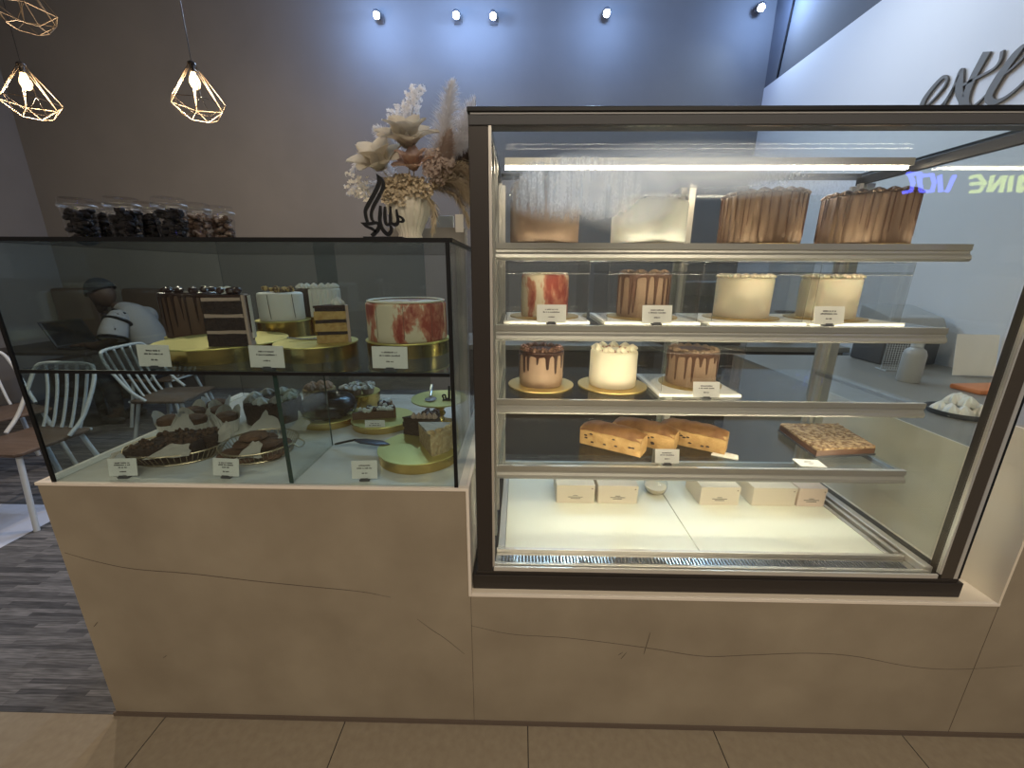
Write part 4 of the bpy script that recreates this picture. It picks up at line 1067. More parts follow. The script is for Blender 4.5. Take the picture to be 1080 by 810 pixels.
# ================================================================ ON TOP OF THE GLASS CASE
TZ = LT + .0003
M['cupclear'] = glass_mat('cup_clear', (.97, .97, .97), .7, .025)
def jar(px_, y, label, seed, m_, s=1.0):
    p = yp(px_, 235, y)
    t = thing('cookie_cup', label, 'plastic cup', (p.x, y, TZ - .0015), seed, 'clear cups of dark biscuits'); t.scale = (.92, .92, 1)
    b = BM(); lathe(b, [(.0005, 0), (.034, 0), (.036, .002), (.043, .100), (.044, .103), (.044, .105), (.042, .104), (.035, .003), (.0005, .0015)], 40, cap=False); obj('cup', b, M['cupclear'], t)
    b = BM(); lathe(b, [(.046, .100), (.046, .108), (.043, .110), (.043, .121), (.040, .124), (.0005, .1245)], 40, cap=False); obj('lid', b, M['cupclear'], t)
    b = BM(); lathe(b, [(.046, .1005), (.0475, .104), (.046, .1075), (.0452, .104)], 40, cap=False); obj('lid_rim', b, bpy.data.materials['clear_edge'], t)
    b = BM()
    for k in range(70):
        a = rnd.uniform(0, 6.28); z = .012 + .080 * (k / 70); q = rnd.uniform(.010, .030 + .06 * (z - .01) * .8)
        bb = rock((min(q, .0255 + z * .085) * math.cos(a), min(q, .0255 + z * .085) * math.sin(a), z), .0125, k + seed, .35, (1, .9, .6), 7)
        me = bpy.data.meshes.new('t'); bb.to_mesh(me); bb.free(); b.from_mesh(me); bpy.data.meshes.remove(me)
    o = obj('biscuits', b, m_, t); o['kind'] = 'stuff'
M['biscuit'] = mat('black_biscuit', (.005, .004, .005), .7, col2=(.014, .010, .010), scale=40, spec=.25)
M['biscuit2'] = mat('spotted_biscuit', (.10, .06, .04), .8, col2=(.30, .24, .20), scale=60, lo=.5, hi=.6)
for i, (px_, y, lab, m_) in enumerate(((86, .262, 'clear cup of black biscuits at the left end of the row on the glass case', 'biscuit'), (113, .345, 'clear cup of black biscuits, second in the row from the left', 'biscuit'), (133, .250, 'clear cup of black biscuits, third in the row from the left', 'biscuit'), (161, .335, 'clear cup of black biscuits in the middle of the row', 'biscuit'), (182, .250, 'clear cup of black biscuits, third in the row from the right', 'biscuit'), (208, .345, 'clear cup of speckled biscuits, second in the row from the right', 'biscuit2'), (233, .410, 'clear cup of speckled biscuits at the right end of the row', 'biscuit2'))):
    jar(px_, y, lab, i, M[m_])

# calligraphy ornament
OY = .105
t = thing('calligraphy_ornament', 'black cut-out calligraphy ornament standing on a thin base before the flowers', 'ornament', (0, 0, 0))
def OP(x, y): return yp(370 + x / 9.525, 170 + y / 9.53, OY)
def ink(pts, w):
    b = BM(); q = catmull([OP(*p) for p in pts], 8); n = len(q); W = []
    for i in range(n):
        f_ = i / (n - 1) * (len(w) - 1); k = min(int(f_), len(w) - 2); W.append(w[k] + (w[k + 1] - w[k]) * (f_ - k))
    stroke(b, q, W, (0, -1, 0), .006); obj('script', b, M['black'], t, smooth=False)
k = .00025
ink([(262, 128), (284, 180), (282, 240), (236, 340), (178, 440), (152, 500), (157, 560), (172, 615)], [2 * k, 30 * k, 36 * k, 34 * k, 34 * k, 30 * k, 30 * k, 26 * k])
ink([(262, 128), (318, 190), (330, 260), (290, 350), (236, 450), (212, 520), (216, 580), (240, 620)], [2 * k, 30 * k, 30 * k, 30 * k, 30 * k, 26 * k, 26 * k, 20 * k])
ink([(108, 620), (180, 632), (262, 622), (288, 650), (270, 700), (215, 752)], [4 * k, 30 * k, 30 * k, 32 * k, 38 * k, 34 * k])
ink([(108, 620), (160, 655), (215, 680), (262, 712)], [4 * k, 26 * k, 30 * k, 26 * k])
ink([(302, 450), (300, 520), (296, 600), (320, 680), (375, 735), (410, 700), (405, 650)], [20 * k, 32 * k, 32 * k, 34 * k, 42 * k, 32 * k, 22 * k])
ink([(348, 460), (346, 540), (352, 610), (372, 640), (400, 625), (402, 540), (402, 455)], [20 * k, 30 * k, 30 * k, 30 * k, 28 * k, 28 * k, 18 * k])
ink([(405, 620), (450, 640), (478, 610), (470, 540), (462, 485)], [24 * k, 34 * k, 30 * k, 24 * k, 14 * k])
ink([(470, 550), (515, 570), (532, 600), (505, 612), (478, 600)], [18 * k, 22 * k, 26 * k, 20 * k, 14 * k])
b = BM(); a_, c_ = OP(165, 765), OP(552, 765); box(b, a_.x, c_.x, OY - .03, OY + .03, TZ, TZ + .008, .001); obj('base', b, M['black'], t, smooth=False)
b = BM(); p = yp(386, 246, .20); lathe(b, [(.0005, 0), (.022, 0), (.030, .010), (.028, .010), (.02, .003), (.0005, .003)], 32); tag(obj('small_dish', b, M['vase'], loc=(p.x, .20, TZ)), 'small cream dish beside the black calligraphy ornament', 'dish')
p0, p1 = yp(408, 248, .33), yp(490, 248, .33)
b = BM(); box(b, p0.x, p1.x, .34, .40, TZ - .0015, TZ + .055, .002); tag(obj('gift_box', b, mat('greige_box', (.36, .32, .28), .6), smooth=False), 'low greyish box behind the vase of dried flowers', 'box')
b = BM(); q0, q1 = yp(459, 236, .36), yp(478, 223, .36); box(b, q0.x, q1.x, .355, .372, TZ + .0555, TZ + .0905, .001); tag(obj('paper_block', b, M['whitemetal'], smooth=False), 'small bright block on the box behind the vase', 'paper block')

# flower arrangement
VY = .27
vp = yp(433, 250, VY)
fa = thing('flower_arrangement', 'dried bouquet of magnolias and pampas grass in a ribbed cream vase', 'flowers', (vp.x, VY, TZ - .0015))
FO = Vector((vp.x, VY, TZ - .0015))
def FL(x, y, dy=0.0): return yp(x, y, VY + dy) - FO
b = BM(); lathe(b, [(.0005, 0), (.034, 0), (.036, .01), (.030, .03), (.038, .05), (.055, .085), (.060, .115), (.056, .132), (.050, .13), (.04, .06), (.0005, .05)], 96, f=lambda a, r, z: r * (1 + .08 * abs(math.cos(11 * a)))); obj('vase', b, M['vase'], fa)
def petal(bm, base, up, out, L_, W_, curl, seed):
    base, up, out = Vector(base), Vector(up).normalized(), Vector(out).normalized(); side = up.cross(out).normalized(); n, m_ = 9, 6; g = []
    for i in range(n + 1):
        u = i / n; row = []; w = W_ * (math.sin(PI * min(1, u * .86 + .10)) ** .75)
        ang = curl[0] + (curl[1] - curl[0]) * u
        c = base + (up * math.cos(ang) + out * math.sin(ang)) * L_ * u
        for j in range(m_ + 1):
            v = -1 + 2 * j / m_
            row.append(bm.verts.new(c + side * w * v + (up * math.sin(ang) - out * math.cos(ang)) * (v * v) * w * .35 + noise.noise_vector(Vector((u * 2 + seed, v * 2, seed))) * .004))
        g.append(row)
    for i in range(n):
        for j in range(m_): bm.faces.new((g[i][j], g[i + 1][j], g[i + 1][j + 1], g[i][j + 1]))
def bloom(name, c, axis, L_, W_, n1, n2, m_, seed, label=None):
    ax = Vector(axis).normalized(); e = ax.orthogonal().normalized(); f_ = ax.cross(e); b = BM()
    for k in range(n1):
        a = 2 * PI * k / n1 + seed; petal(b, c, ax, e * math.cos(a) + f_ * math.sin(a), L_, W_, (.80, 1.15), seed + k)
    for k in range(n2):
        a = 2 * PI * (k + .5) / n2 + seed; petal(b, Vector(c) + ax * .004, ax, e * math.cos(a) + f_ * math.sin(a), L_ * .9, W_ * .95, (.35, .72), seed + k + 20)
    bmesh.ops.solidify(b, geom=b.faces[:], thickness=.0008)
    o = obj(name, b, m_, fa, label=label)
    b = BM(); sphere(b, Vector(c) + ax * .012, .010, 12, 8); jitter(b, .003, 150, seed); obj('flower_centre', b, M['dry'], o)
bloom('magnolia', FL(403, 180, -.05), (-.15, -.55, .80), .092, .034, 5, 4, M['blossom'], 1.0, 'open cream magnolia at the lower left')
bloom('magnolia', FL(431, 157, -.03), (.0, -.42, .90), .098, .036, 6, 5, M['blossom'], 2.2, 'large cream magnolia in the middle')
bloom('blush_flower', FL(437, 180, -.05), (-.05, -.5, .85), .070, .022, 5, 4, M['rose'], 3.1, 'blush pink flower')
def plume(name, P, rad, nb, lb, m_, seed, label=None, droop=.4, w=.0010):
    q = catmull(P, 10); b = BM(); R = random.Random(seed); tube(b, q, .0013, 5)
    for k in range(nb):
        f_ = R.random() ** .8; i = min(int(f_ * (len(q) - 1)), len(q) - 2); p = q[i]; tg = (q[i + 1] - q[i]).normalized()
        d = Vector((R.gauss(0, 1), R.gauss(0, 1), R.gauss(0, 1))); d = (d - tg * d.dot(tg)).normalized()
        prof = math.sin(PI * min(1, .12 + f_ * .86)) ** .7
        v = (tg * (.55 + R.random() * .5) + d * rad * prof * R.uniform(.4, 1.4) / .018).normalized()
        l = lb * R.uniform(.5, 1.1) * (prof * .7 + .3); s = v.cross(d if abs(v.dot(d)) < .9 else tg).normalized() * w
        e1 = p + v * l * .6; e2 = p + v * l + Vector((0, 0, -droop * l * .3))
        lim = -.128 - FO.x
        a0, a1, a2, a3, a4 = [b.verts.new((min(x.x, lim), x.y, x.z)) for x in (p - s, p + s, e1 + s, e1 - s, e2)]
        b.faces.new((a0, a1, a2, a3)); b.faces.new((a3, a2, a4))
    obj(name, b, m_, fa, smooth=False, label=label)
top = Vector((0, 0, .12))
plume('pampas_plume', [FL(452, 195), FL(462, 168), FL(470, 130), FL(477, 88)], .030, 2600, .062, M['pampas'], 1, 'tall pale pampas plume')
plume('pampas_plume', [FL(460, 195, .03), FL(478, 165, .03), FL(490, 135, .03), FL(502, 108, .03)], .034, 2600, .066, M['pampas'], 2, 'pale pampas plume leaning right')
plume('pampas_plume', [FL(458, 192, -.02), FL(466, 175, -.02), FL(470, 158, -.02), FL(474, 140, -.02)], .02, 1800, .045, M['pampasb'], 3, 'brownish pampas plume in front')
plume('pampas_plume', [FL(462, 185, .05), FL(476, 165, .05), FL(490, 150, .05), FL(499, 140, .05)], .03, 2400, .058, M['pampas'], 9, 'pale pampas plume behind')
plume('dark_plume', [FL(468, 195), FL(478, 182), FL(488, 172), FL(497, 160)], .026, 1600, .042, M['darkplume'], 4)
plume('grass_spray', [FL(452, 200, -.04), FL(468, 192, -.05), FL(485, 195, -.05), FL(497, 212, -.05)], .026, 1200, .055, M['drygrass'], 5, droop=1.2)
plume('grass_spray', [FL(455, 195, -.03), FL(472, 183, -.04), FL(488, 180, -.04), FL(498, 190, -.04)], .026, 1200, .055, M['drygrass'], 6, droop=1.2)
plume('grass_spray', [FL(448, 205, -.05), FL(455, 215, -.07), FL(458, 228, -.075), FL(456, 246, -.075)], .012, 350, .03, M['dry'], 7, droop=1.0)
plume('grass_spray', [FL(462, 200, -.03), FL(478, 205, -.05), FL(490, 222, -.05), FL(494, 238, -.05)], .014, 300, .03, M['drygrass'], 8, droop=1.0)
plume('leaf_spray', [FL(420, 190), FL(405, 170, .02), FL(388, 158, .02), FL(370, 182, .02)], .022, 1000, .034, M['pampas'], 10)
plume('leaf_spray', [FL(418, 185), FL(400, 195, -.02), FL(382, 198, -.02), FL(368, 203, -.02)], .02, 800, .03, M['pampas'], 11)
plume('leaf_spray', [FL(425, 165, .02), FL(412, 150, .02), FL(405, 142, .02), FL(397, 136, .02)], .02, 900, .034, M['pampas'], 12)
def cluster(name, pts, r, nn, m_, seed, label=None, dy=-.03):
    R = random.Random(seed); b = BM()
    for k in range(nn):
        x, y = R.choice(pts); p = FL(x + R.uniform(-9, 9), y + R.uniform(-8, 8), dy + R.uniform(-.04, .03)); n_ = 5
        ax = Vector((R.gauss(0, .5), -1 + R.gauss(0, .5), R.gauss(.4, .5))).normalized(); e = ax.orthogonal().normalized(); f_ = ax.cross(e)
        for j in range(n_):
            a = 2 * PI * j / n_; d = e * math.cos(a) + f_ * math.sin(a); s = ax.cross(d); q = r * R.uniform(.7, 1.2)
            b.faces.new([b.verts.new(v) for v in (p, p + d * q * .6 + s * q * .35 + ax * q * .25, p + d * q + ax * q * .45, p + d * q * .6 - s * q * .35 + ax * q * .25)])
    obj(name, b, m_, fa, smooth=False, label=label)
cluster('filler_blossom', [(412, 196), (425, 192), (438, 195), (448, 202), (412, 207), (430, 202), (420, 210)], .0052, 1300, M['dry'], 1, 'small tan dried blossoms')
cluster('filler_blossom', [(455, 178), (462, 188), (470, 175), (455, 165)], .005, 700, M['pampasb'], 2)
cluster('lilac_spike', [(437, 104), (434, 112), (431, 121), (425, 118), (418, 124), (440, 98)], .006, 300, M['pampas'], 3, 'pale lilac flower spike', dy=.03)
cluster('white_sprig', [(372, 190), (376, 200), (383, 205), (380, 194)], .006, 90, M['blossom'], 4)
b = BM(); tube(b, catmull([FL(430, 165, .03), FL(433, 130, .03), FL(438, 100, .03)], 6), .0012, 5); tube(b, catmull([FL(432, 200), FL(405, 195, -.01), FL(372, 192, -.02)], 6), .0012, 5)
for x, y in ((403, 178), (431, 155), (437, 178), (455, 180), (425, 195), (412, 200), (445, 200)): tube(b, [FL(x, y), FL(433, 222)], .0018, 5)
obj('stems', b, M['drygrass'], fa)
b = BM(); a_, c_ = FL(480, 226, -.06), FL(489, 245, -.06); box(b, a_.x, c_.x, a_.y - .0005, a_.y + .0005, c_.z, a_.z); obj('hanging_tag', b, M['parch'], fa, smooth=False)
# ================================================================ PENDANTS, CEILING SPOTS
def pendant(label, px_, py_, y, s=1.0, rot=0.0, lit=46):
    p = yp(px_, py_, y)                                  # cap of the cage
    t = thing('cage_pendant_lamp', label, 'pendant lamp', tuple(p), rot, 'geometric cage pendants')
    r1, z1, r2, z2 = .118 * s, -.165 * s, .066 * s, -.225 * s
    n = 6
    A = [Vector((r1 * math.cos(2 * PI * i / n), r1 * math.sin(2 * PI * i / n), z1)) for i in range(n)]
    Bq = [Vector((r2 * math.cos(2 * PI * (i + .5) / n), r2 * math.sin(2 * PI * (i + .5) / n), z2)) for i in range(n)]
    b = BM(); w = .0017
    for i in range(n):
        a0 = 2 * PI * i / n
        for d in (-.22, .22): tube(b, [(.016 * math.cos(a0 + d * 3), .016 * math.sin(a0 + d * 3), -.004), A[i]], w, 6)
        tube(b, [A[i], A[(i + 1) % n]], w, 6); tube(b, [A[i], Bq[i]], w, 6); tube(b, [A[(i + 1) % n], Bq[i]], w, 6); tube(b, [Bq[i], Bq[(i + 1) % n]], w, 6)
    obj('cage', b, M['brass'], t)
    b = BM(); lathe(b, [(.0005, .014), (.008, .013), (.02, .004), (.021, -.004), (.0005, -.004)], 24); obj('cap', b, M['bronze'], t)
    b = BM(); lathe(b, [(.0005, -.0041), (.013, -.0041), (.013, -.04), (.0005, -.04)], 20); obj('socket', b, M['bronze'], t)
    b = BM(); lathe(b, [(.010, -.0401), (.014, -.05), (.024, -.075), (.026, -.092), (.020, -.112), (.008, -.122), (.0005, -.123)], 24); obj('bulb', b, M['bulb'] if lit else M['acrylic'], t)
    b = BM(); tube(b, [(0, 0, .0135), (0, 0, ZC - p.z - .02)], .0016, 6); obj('cable', b, M['black'], t)
    b = BM(); lathe(b, [(.0005, 0), (.045, 0), (.045, .019), (.0005, .019)], 28, (0, 0, ZC - p.z - .0195)); obj('ceiling_rose', b, M['black'], t)
    if not lit: return t
    ld = bpy.data.lights.new('pendant_glow', 'POINT'); ld.energy = lit; ld.color = (1, .80, .58); ld.shadow_soft_size = .03
    lo = bpy.data.objects.new('pendant_glow', ld); COL.objects.link(lo); lo.parent = t; lo.location = (0, 0, -.15)
pendant('lit cage pendant in the middle of the wall, right one of the lower two', 202, 67, 1.6, 1.17, .2)
pendant('lit cage pendant at the left edge, below the higher one', 22, 68, 1.6, 1.12, .5)
pendant('cage pendant cut off by the top left corner, hanging highest', 13, -34, 1.45, 1.1, .35, 0)

def spot(label, px_, py_, e):
    p = yp(px_, py_, YW - .13)
    t = thing('wall_spotlight', label, 'spotlight', (p.x, p.y, p.z), 0, 'wall spotlights')
    aim = (CAM + Vector((0, .6, -.6)) - p).normalized(); q = aim.to_track_quat('Z', 'Y').to_matrix().to_4x4()
    b = BM(); lathe(b, [(.0005, -.10), (.030, -.10), (.034, -.09), (.034, .006), (.030, .006), (.030, -.002), (.0005, -.002)], 32); b.transform(q); obj('housing', b, M['ceil'], t)
    b = BM(); lathe(b, [(.0005, -.0015), (.0295, -.0015), (.0295, .0015), (.0005, .0025)], 32); b.transform(q); obj('lens', b, M['spot'], t)
    b = BM(); tube(b, [(0, .03, .02), (0, .125, .03)], .010, 8); lathe(b, [(.0005, 0), (.04, 0), (.04, .004), (.0005, .004)], 28); b.transform(Matrix.Translation((0, 0, 0)))
    b2 = BM(); box(b2, -.035, .035, .122, .1295, -.01, .07, .002); b.free(); b = b2; tube(b, [(0, .03, .02), (0, .124, .03)], .010, 8); obj('wall_mount', b, M['ceil'], t)
    ld = bpy.data.lights.new('spot_light', 'SPOT'); ld.energy = e * 2.2; ld.color = (.60, .78, 1.0); ld.spot_size = math.radians(150); ld.spot_blend = .9; ld.shadow_soft_size = .03
    lo = bpy.data.objects.new('spot_light', ld); COL.objects.link(lo); lo.parent = t; lo.location = aim * .02; lo.rotation_euler = (-aim).to_track_quat('Z', 'Y').to_euler()
    l2 = bpy.data.lights.new('added_blue_glow', 'POINT'); l2.energy = e * .55; l2.color = (.30, .50, 1.0); l2.shadow_soft_size = .05  # extra blue point lamp added for a glow on the wall around the spot
    lo = bpy.data.objects.new('added_blue_glow', l2); COL.objects.link(lo); lo.parent = t; lo.location = Vector((0, -.30, -.05))
for i, (x, y, lab, e) in enumerate(((397, 16, 'bright wall spotlight, leftmost of the row', 40), (481, 16, 'bright wall spotlight, second from the left', 32), (520, 17, 'wall spotlight close beside the second one', 22), (640, 14, 'wall spotlight above the tall case, alone between the pairs', 32), (803, 8, 'wall spotlight beside the dark joint at the right', 34))): spot(lab, x, y, e)

# ================================================================ WALL SIGN
XS = XW - .004
t = thing('script_sign', 'grey cut-out script sign reading este on the white side wall', 'sign', (XS, 1.6, 2.4))
def sg(pts, w):
    b = BM(); q = [xp(880 + x / 5.4, 60 + y / 5.4, XS) - Vector((XS, 1.6, 2.4)) for x, y in pts]; q = catmull(q, 8); n = len(q); W = []
    for i in range(n):
        f_ = i / (n - 1) * (len(w) - 1); k = min(int(f_), len(w) - 2); W.append((w[k] + (w[k + 1] - w[k]) * (f_ - k)) * .00165)
    stroke(b, q, W, (-1, 0, 0), .012); obj('letter_stroke', b, M['signgrey'], t, smooth=False)
sg([(530, 285), (590, 225), (640, 160), (650, 120), (625, 118), (570, 175), (520, 245), (505, 300), (530, 335), (590, 300), (640, 250), (690, 170)], [5, 6, 7, 7, 12, 15, 18, 19, 14, 6, 5, 4])
sg([(620, 300), (680, 190), (722, 92), (735, 80), (725, 130), (722, 200), (735, 255), (715, 300), (650, 320)], [4, 6, 10, 14, 24, 24, 17, 13, 6])
sg([(880, -30), (850, 25), (800, 120), (765, 210), (758, 270), (790, 290), (835, 255), (885, 205)], [26, 25, 24, 23, 22, 12, 6, 5])
sg([(735, 165), (790, 135), (850, 105), (920, 65), (955, 20), (968, -35)], [9, 9, 8, 7, 8, 10])
sg([(955, 115), (1010, 75), (1080, 10), (1110, -40), (1095, -65), (1040, -10), (960, 100), (905, 190), (890, 235), (915, 258), (970, 240), (1040, 190), (1110, 120), (1180, 30)], [5, 6, 7, 8, 10, 22, 26, 26, 22, 16, 10, 7, 6, 6])
sg([(1130, 130), (1170, 60), (1200, -10), (1215, 20), (1210, 110)], [6, 10, 16, 20, 20])

# neon sign across the walkway behind the viewer: seen mirrored in the front glass
YN = -4.5
t = thing('neon_sign', 'blue and yellow-green neon lettering seen mirrored in the front glass', 'sign', (1.8, YN, 2.0))
def neon(pts, m_, w):
    q = []
    for x, y in pts:
        v = yp(930 + x / 7.2, 160 + y / 7.2, 2 * .0265 - YN); q.append(Vector((v.x - 1.8, 0, v.z - 2.0)))
    b = BM(); tube(b, q, w, 8); obj('neon_tube', b, m_, t)
nb, ny = emis('neon_blue', (.10, .13, 1.0), 16), emis('neon_yellow', (.80, .95, .22), 7)
w = .022
neon([(195, 165), (300, 168)], nb, w); neon([(215, 170), (240, 235), (225, 300), (165, 308)], nb, w); neon([(285, 185), (385, 175), (400, 235), (385, 300), (300, 300), (285, 185)], nb, w); neon([(440, 180), (450, 300), (500, 300), (555, 180)], nb, w)
neon([(675, 195), (740, 180), (785, 240), (745, 300), (675, 305)], ny, w); neon([(680, 245), (755, 238)], ny, w)
neon([(815, 305), (845, 180)], ny, w); neon([(830, 300), (925, 185)], ny, w); neon([(905, 310), (940, 180)], ny, w); neon([(970, 305), (990, 180)], ny, w); neon([(1040, 305), (1060, 180)], ny, w); neon([(1060, 185), (1110, 240), (1050, 305)], ny, w)
b = BM(); box(b, -.1, 2.3, -.095, -.05, -.45, .62); obj('backing', b, M['darkgrey'], t, smooth=False)

# ================================================================ SEATING AREA
def chair(label, x, y, rz):
    t = thing('wire_back_chair', label, 'chair', (x, y, 0), rz, 'white metal chairs with brown seats')
    b = BM(); prism(b, [(-.20, -.21), (.20, -.21), (.215, -.18), (.20, .17), (.17, .20), (-.17, .20), (-.20, .17), (-.215, -.18)], .435, .455, .006); obj('seat', b, M['wood'], t)
    for sx in (-1, 1):
        b = BM(); tube(b, [(sx * .165, -.165, .432), (sx * .225, -.235, .0)], .0135, 10); obj('leg', b, M['whitemetal'], t)
        b = BM(); tube(b, [(sx * .15, .155, .432), (sx * .205, .25, .0)], .0135, 10); obj('leg', b, M['whitemetal'], t)
    q = catmull([(-.215, .05, .46), (-.225, .14, .55), (-.225, .24, .72), (-.205, .285, .82), (-.15, .30, .845), (0, .305, .848), (.15, .30, .845), (.205, .285, .82), (.225, .24, .72), (.225, .14, .55), (.215, .05, .46)], 8)
    b = BM(); tube(b, q, .0115, 10); obj('back_hoop', b, M['whitemetal'], t)
    for i in range(5):
        xx = -.13 + .065 * i; b = BM(); tube(b, catmull([(xx * 1.15, .302, .844), (xx * 1.05, .262, .68), (xx, .205, .52), (xx, .175, .456)], 6), .0085, 8); obj('spindle', b, M['whitemetal'], t)
    b = BM(); tube(b, [(-.17, .205, .442), (.17, .205, .442)], .009, 8); obj('rear_bar', b, M['whitemetal'], t)
    return t
chair('white metal chair with brown seat nearest the counter, by the left edge of the case', -2.93, 1.20, math.radians(-4))
chair('white metal chair behind the nearest chair at the left edge', -3.66, 1.62, math.radians(70))
chair('white metal chair with its back to the table, seen through the case behind the brownies', -2.82, 2.12, math.radians(96))
chair('white metal chair on which the person sits', -3.40, 2.72, math.radians(-90))
t = thing('cafe_table', 'dark square cafe table with a laptop in front of the seated person', 'table', (-4.12, 2.72, 0))
b = BM(); box(b, -.50, .46, -.42, .42, .722, .75, .006); obj('table_top', b, M['tabletop'], t)
b = BM(); lathe(b, [(.0005, 0), (.24, 0), (.24, .012), (.035, .03), (.03, .70), (.12, .7215), (.0005, .7215)], 36); obj('pedestal', b, M['dark'], t)
t = thing('laptop', 'open black laptop on the cafe table before the seated person', 'laptop', (-3.96, 2.58, .7504), math.radians(-6))
b = BM(); box(b, -.06, .17, -.165, .165, 0, .016, .003); obj('keyboard_base', b, M['dark'], t)
b = BM(); box(b, -.006, .006, -.165, .165, .0, .25, .003); b.transform(Matrix.Translation((-.062, 0, .014)) @ Matrix.Rotation(math.radians(-28), 4, 'Y')); s = obj('screen', b, M['dark'], t)
b = BM(); box(b, .0062, .007, -.15, .15, .018, .235); b.transform(Matrix.Translation((-.062, 0, .014)) @ Matrix.Rotation(math.radians(-28), 4, 'Y')); obj('display', b, mat('screen_glass', (.012, .014, .016), .15), s, smooth=False)
t = thing('banquette', 'low upholstered banquette with two brown back cushions along the back wall', 'bench', (-4.6, 3.55, 0))
b = BM(); box(b, -.75, .72, -.18, .2, 0, .44, .02); obj('seat', b, M['bench'], t)
for x0, x1 in ((-.74, -.24), (.07, .69)):
    b = BM(); box(b, x0, x1, .06, .2, .46, 1.22, .03); obj('back_cushion', b, M['bench'], t)

# person
def skin_bm(V, E, Rr, sub=2):
    me = bpy.data.meshes.new('sk'); me.from_pydata([tuple(v) for v in V], E, []); o = bpy.data.objects.new('sk', me); COL.objects.link(o)
    mo = o.modifiers.new('s', 'SKIN'); ms = o.modifiers.new('u', 'SUBSURF'); ms.levels = sub; ms.render_levels = sub
    for i, r in enumerate(Rr):
        rr = r if isinstance(r, tuple) else (r, r); me.skin_vertices[0].data[i].radius = rr
    me.skin_vertices[0].data[0].use_root = True
    dg = bpy.context.evaluated_depsgraph_get(); dg.update(); ev = o.evaluated_get(dg); m2 = bpy.data.meshes.new_from_object(ev)
    bm = BM(); bm.from_mesh(m2); bpy.data.objects.remove(o); bpy.data.meshes.remove(me); bpy.data.meshes.remove(m2); return bm
def addbm(b, c):
    me = bpy.data.meshes.new('t'); c.to_mesh(me); c.free(); b.from_mesh(me); bpy.data.meshes.remove(me)
PX, PY = -3.43, 2.70
per = thing('person', 'seated person in a pale striped jersey and dark cap, chin on hand over a laptop', 'person', (PX, PY, 0))
V = [(0, 0, .56), (-.02, 0, .72), (-.07, 0, .90), (-.14, 0, 1.02), (-.22, 0, 1.08), (-.29, 0, 1.13),
     (-.12, -.17, 1.02), (-.09, -.27, .84), (-.26, -.27, .785), (-.40, -.22, .783),
     (-.16, .17, 1.02), (-.40, .20, .80), (-.47, .14, .93), (-.475, .06, 1.035),
     (-.03, -.09, .53), (-.42, -.11, .53), (-.38, -.11, .10), (-.50, -.12, .045),
     (-.03, .09, .53), (-.42, .11, .53), (-.40, .11, .10), (-.52, .12, .045)]
E = [(0, 1), (1, 2), (2, 3), (3, 4), (4, 5), (3, 6), (6, 7), (7, 8), (8, 9), (3, 10), (10, 11), (11, 12), (12, 13), (0, 14), (14, 15), (15, 16), (16, 17), (0, 18), (18, 19), (19, 20), (20, 21)]
Rr = [(.13, .13), (.12, .11), (.12, .10), (.10, .085), (.05, .05), (.055, .055), .045, .042, .036, .026, .045, .042, .036, .026, .085, .06, .042, .035, .085, .06, .042, .035]
body = skin_bm(V, E, Rr)
def fingers(base, d, side, curl, thumb):
    """five separate bent fingers from the end of the forearm"""
    base, d, side, curl = Vector(base), Vector(d).normalized(), Vector(side).normalized(), Vector(curl).normalized()
    pm = skin_bm([base, base + d * .05, base + d * .085], [(0, 1), (1, 2)], [(.024, .030), (.034, .018), (.030, .016)], 1); addbm(body, pm)
    for k, (o_, l) in enumerate(((-.026, .066), (-.009, .075), (.009, .070), (.025, .055))):
        p = base + d * .085 + side * o_; f_ = skin_bm([p - d * .02, p + d * l * .4 + curl * .004, p + d * l * .72 + curl * .018, p + d * l * .88 + curl * .036], [(0, 1), (1, 2), (2, 3)], [.010, .009, .0085, .007], 1); addbm(body, f_)
    p = base + d * .03 + side * -.028 * thumb; s2 = side * -thumb
    addbm(body, skin_bm([p, p + d * .025 + s2 * .022, p + d * .052 + s2 * .03 + curl * .006, p + d * .07 + s2 * .028 + curl * .014], [(0, 1), (1, 2), (2, 3)], [.013, .0105, .0095, .008], 1))
fingers((-.40, -.22, .783), (-1, .25, .02), (.25, 1, 0), (0, 0, -1), 1)
fingers((-.475, .06, 1.035), (.25, -.35, .9), (.9, .2, -.2), (.5, -.9, .2), -1)
HC = Vector((-.365, .0, 1.215))
hq = Matrix.Rotation(math.radians(-22), 3, 'Y')
h = bmesh.new(); bmesh.ops.create_uvsphere(h, u_segments=40, v_segments=28, radius=1)
for v in h.verts:
    x, y, z = v.co; u = Vector((x * .104, y * .082, z * .124))
    if z < 0: u.y *= 1 - .30 * z * z; u.x *= 1 - .10 * z * z
    f_ = max(0, -x)
    u.x -= .022 * f_ * math.exp(-((y / .16) ** 2) - ((z + .08) / .20) ** 2)                  # nose
    u.x += .010 * f_ * (math.exp(-(((y - .42) / .18) ** 2) - ((z - .08) / .13) ** 2) + math.exp(-(((y + .42) / .18) ** 2) - ((z - .08) / .13) ** 2))   # eye sockets
    u.x -= .007 * f_ * math.exp(-((y / .28) ** 2) - ((z + .46) / .07) ** 2)                # lips
    u.x += .004 * f_ * math.exp(-((y / .3) ** 2) - ((z + .46) / .02) ** 2)
    u.x -= .010 * f_ * math.exp(-((y / .3) ** 2) - ((z + .82) / .16) ** 2)                 # chin
    v.co = hq @ u + HC
for sy in (-1, 1): sphere(h, HC + hq @ Vector((.012, sy * .074, -.005)), .03, 12, 8, (.62, .28, 1.0))
addbm(body, h)
obj('body', body, M['skin'], per)
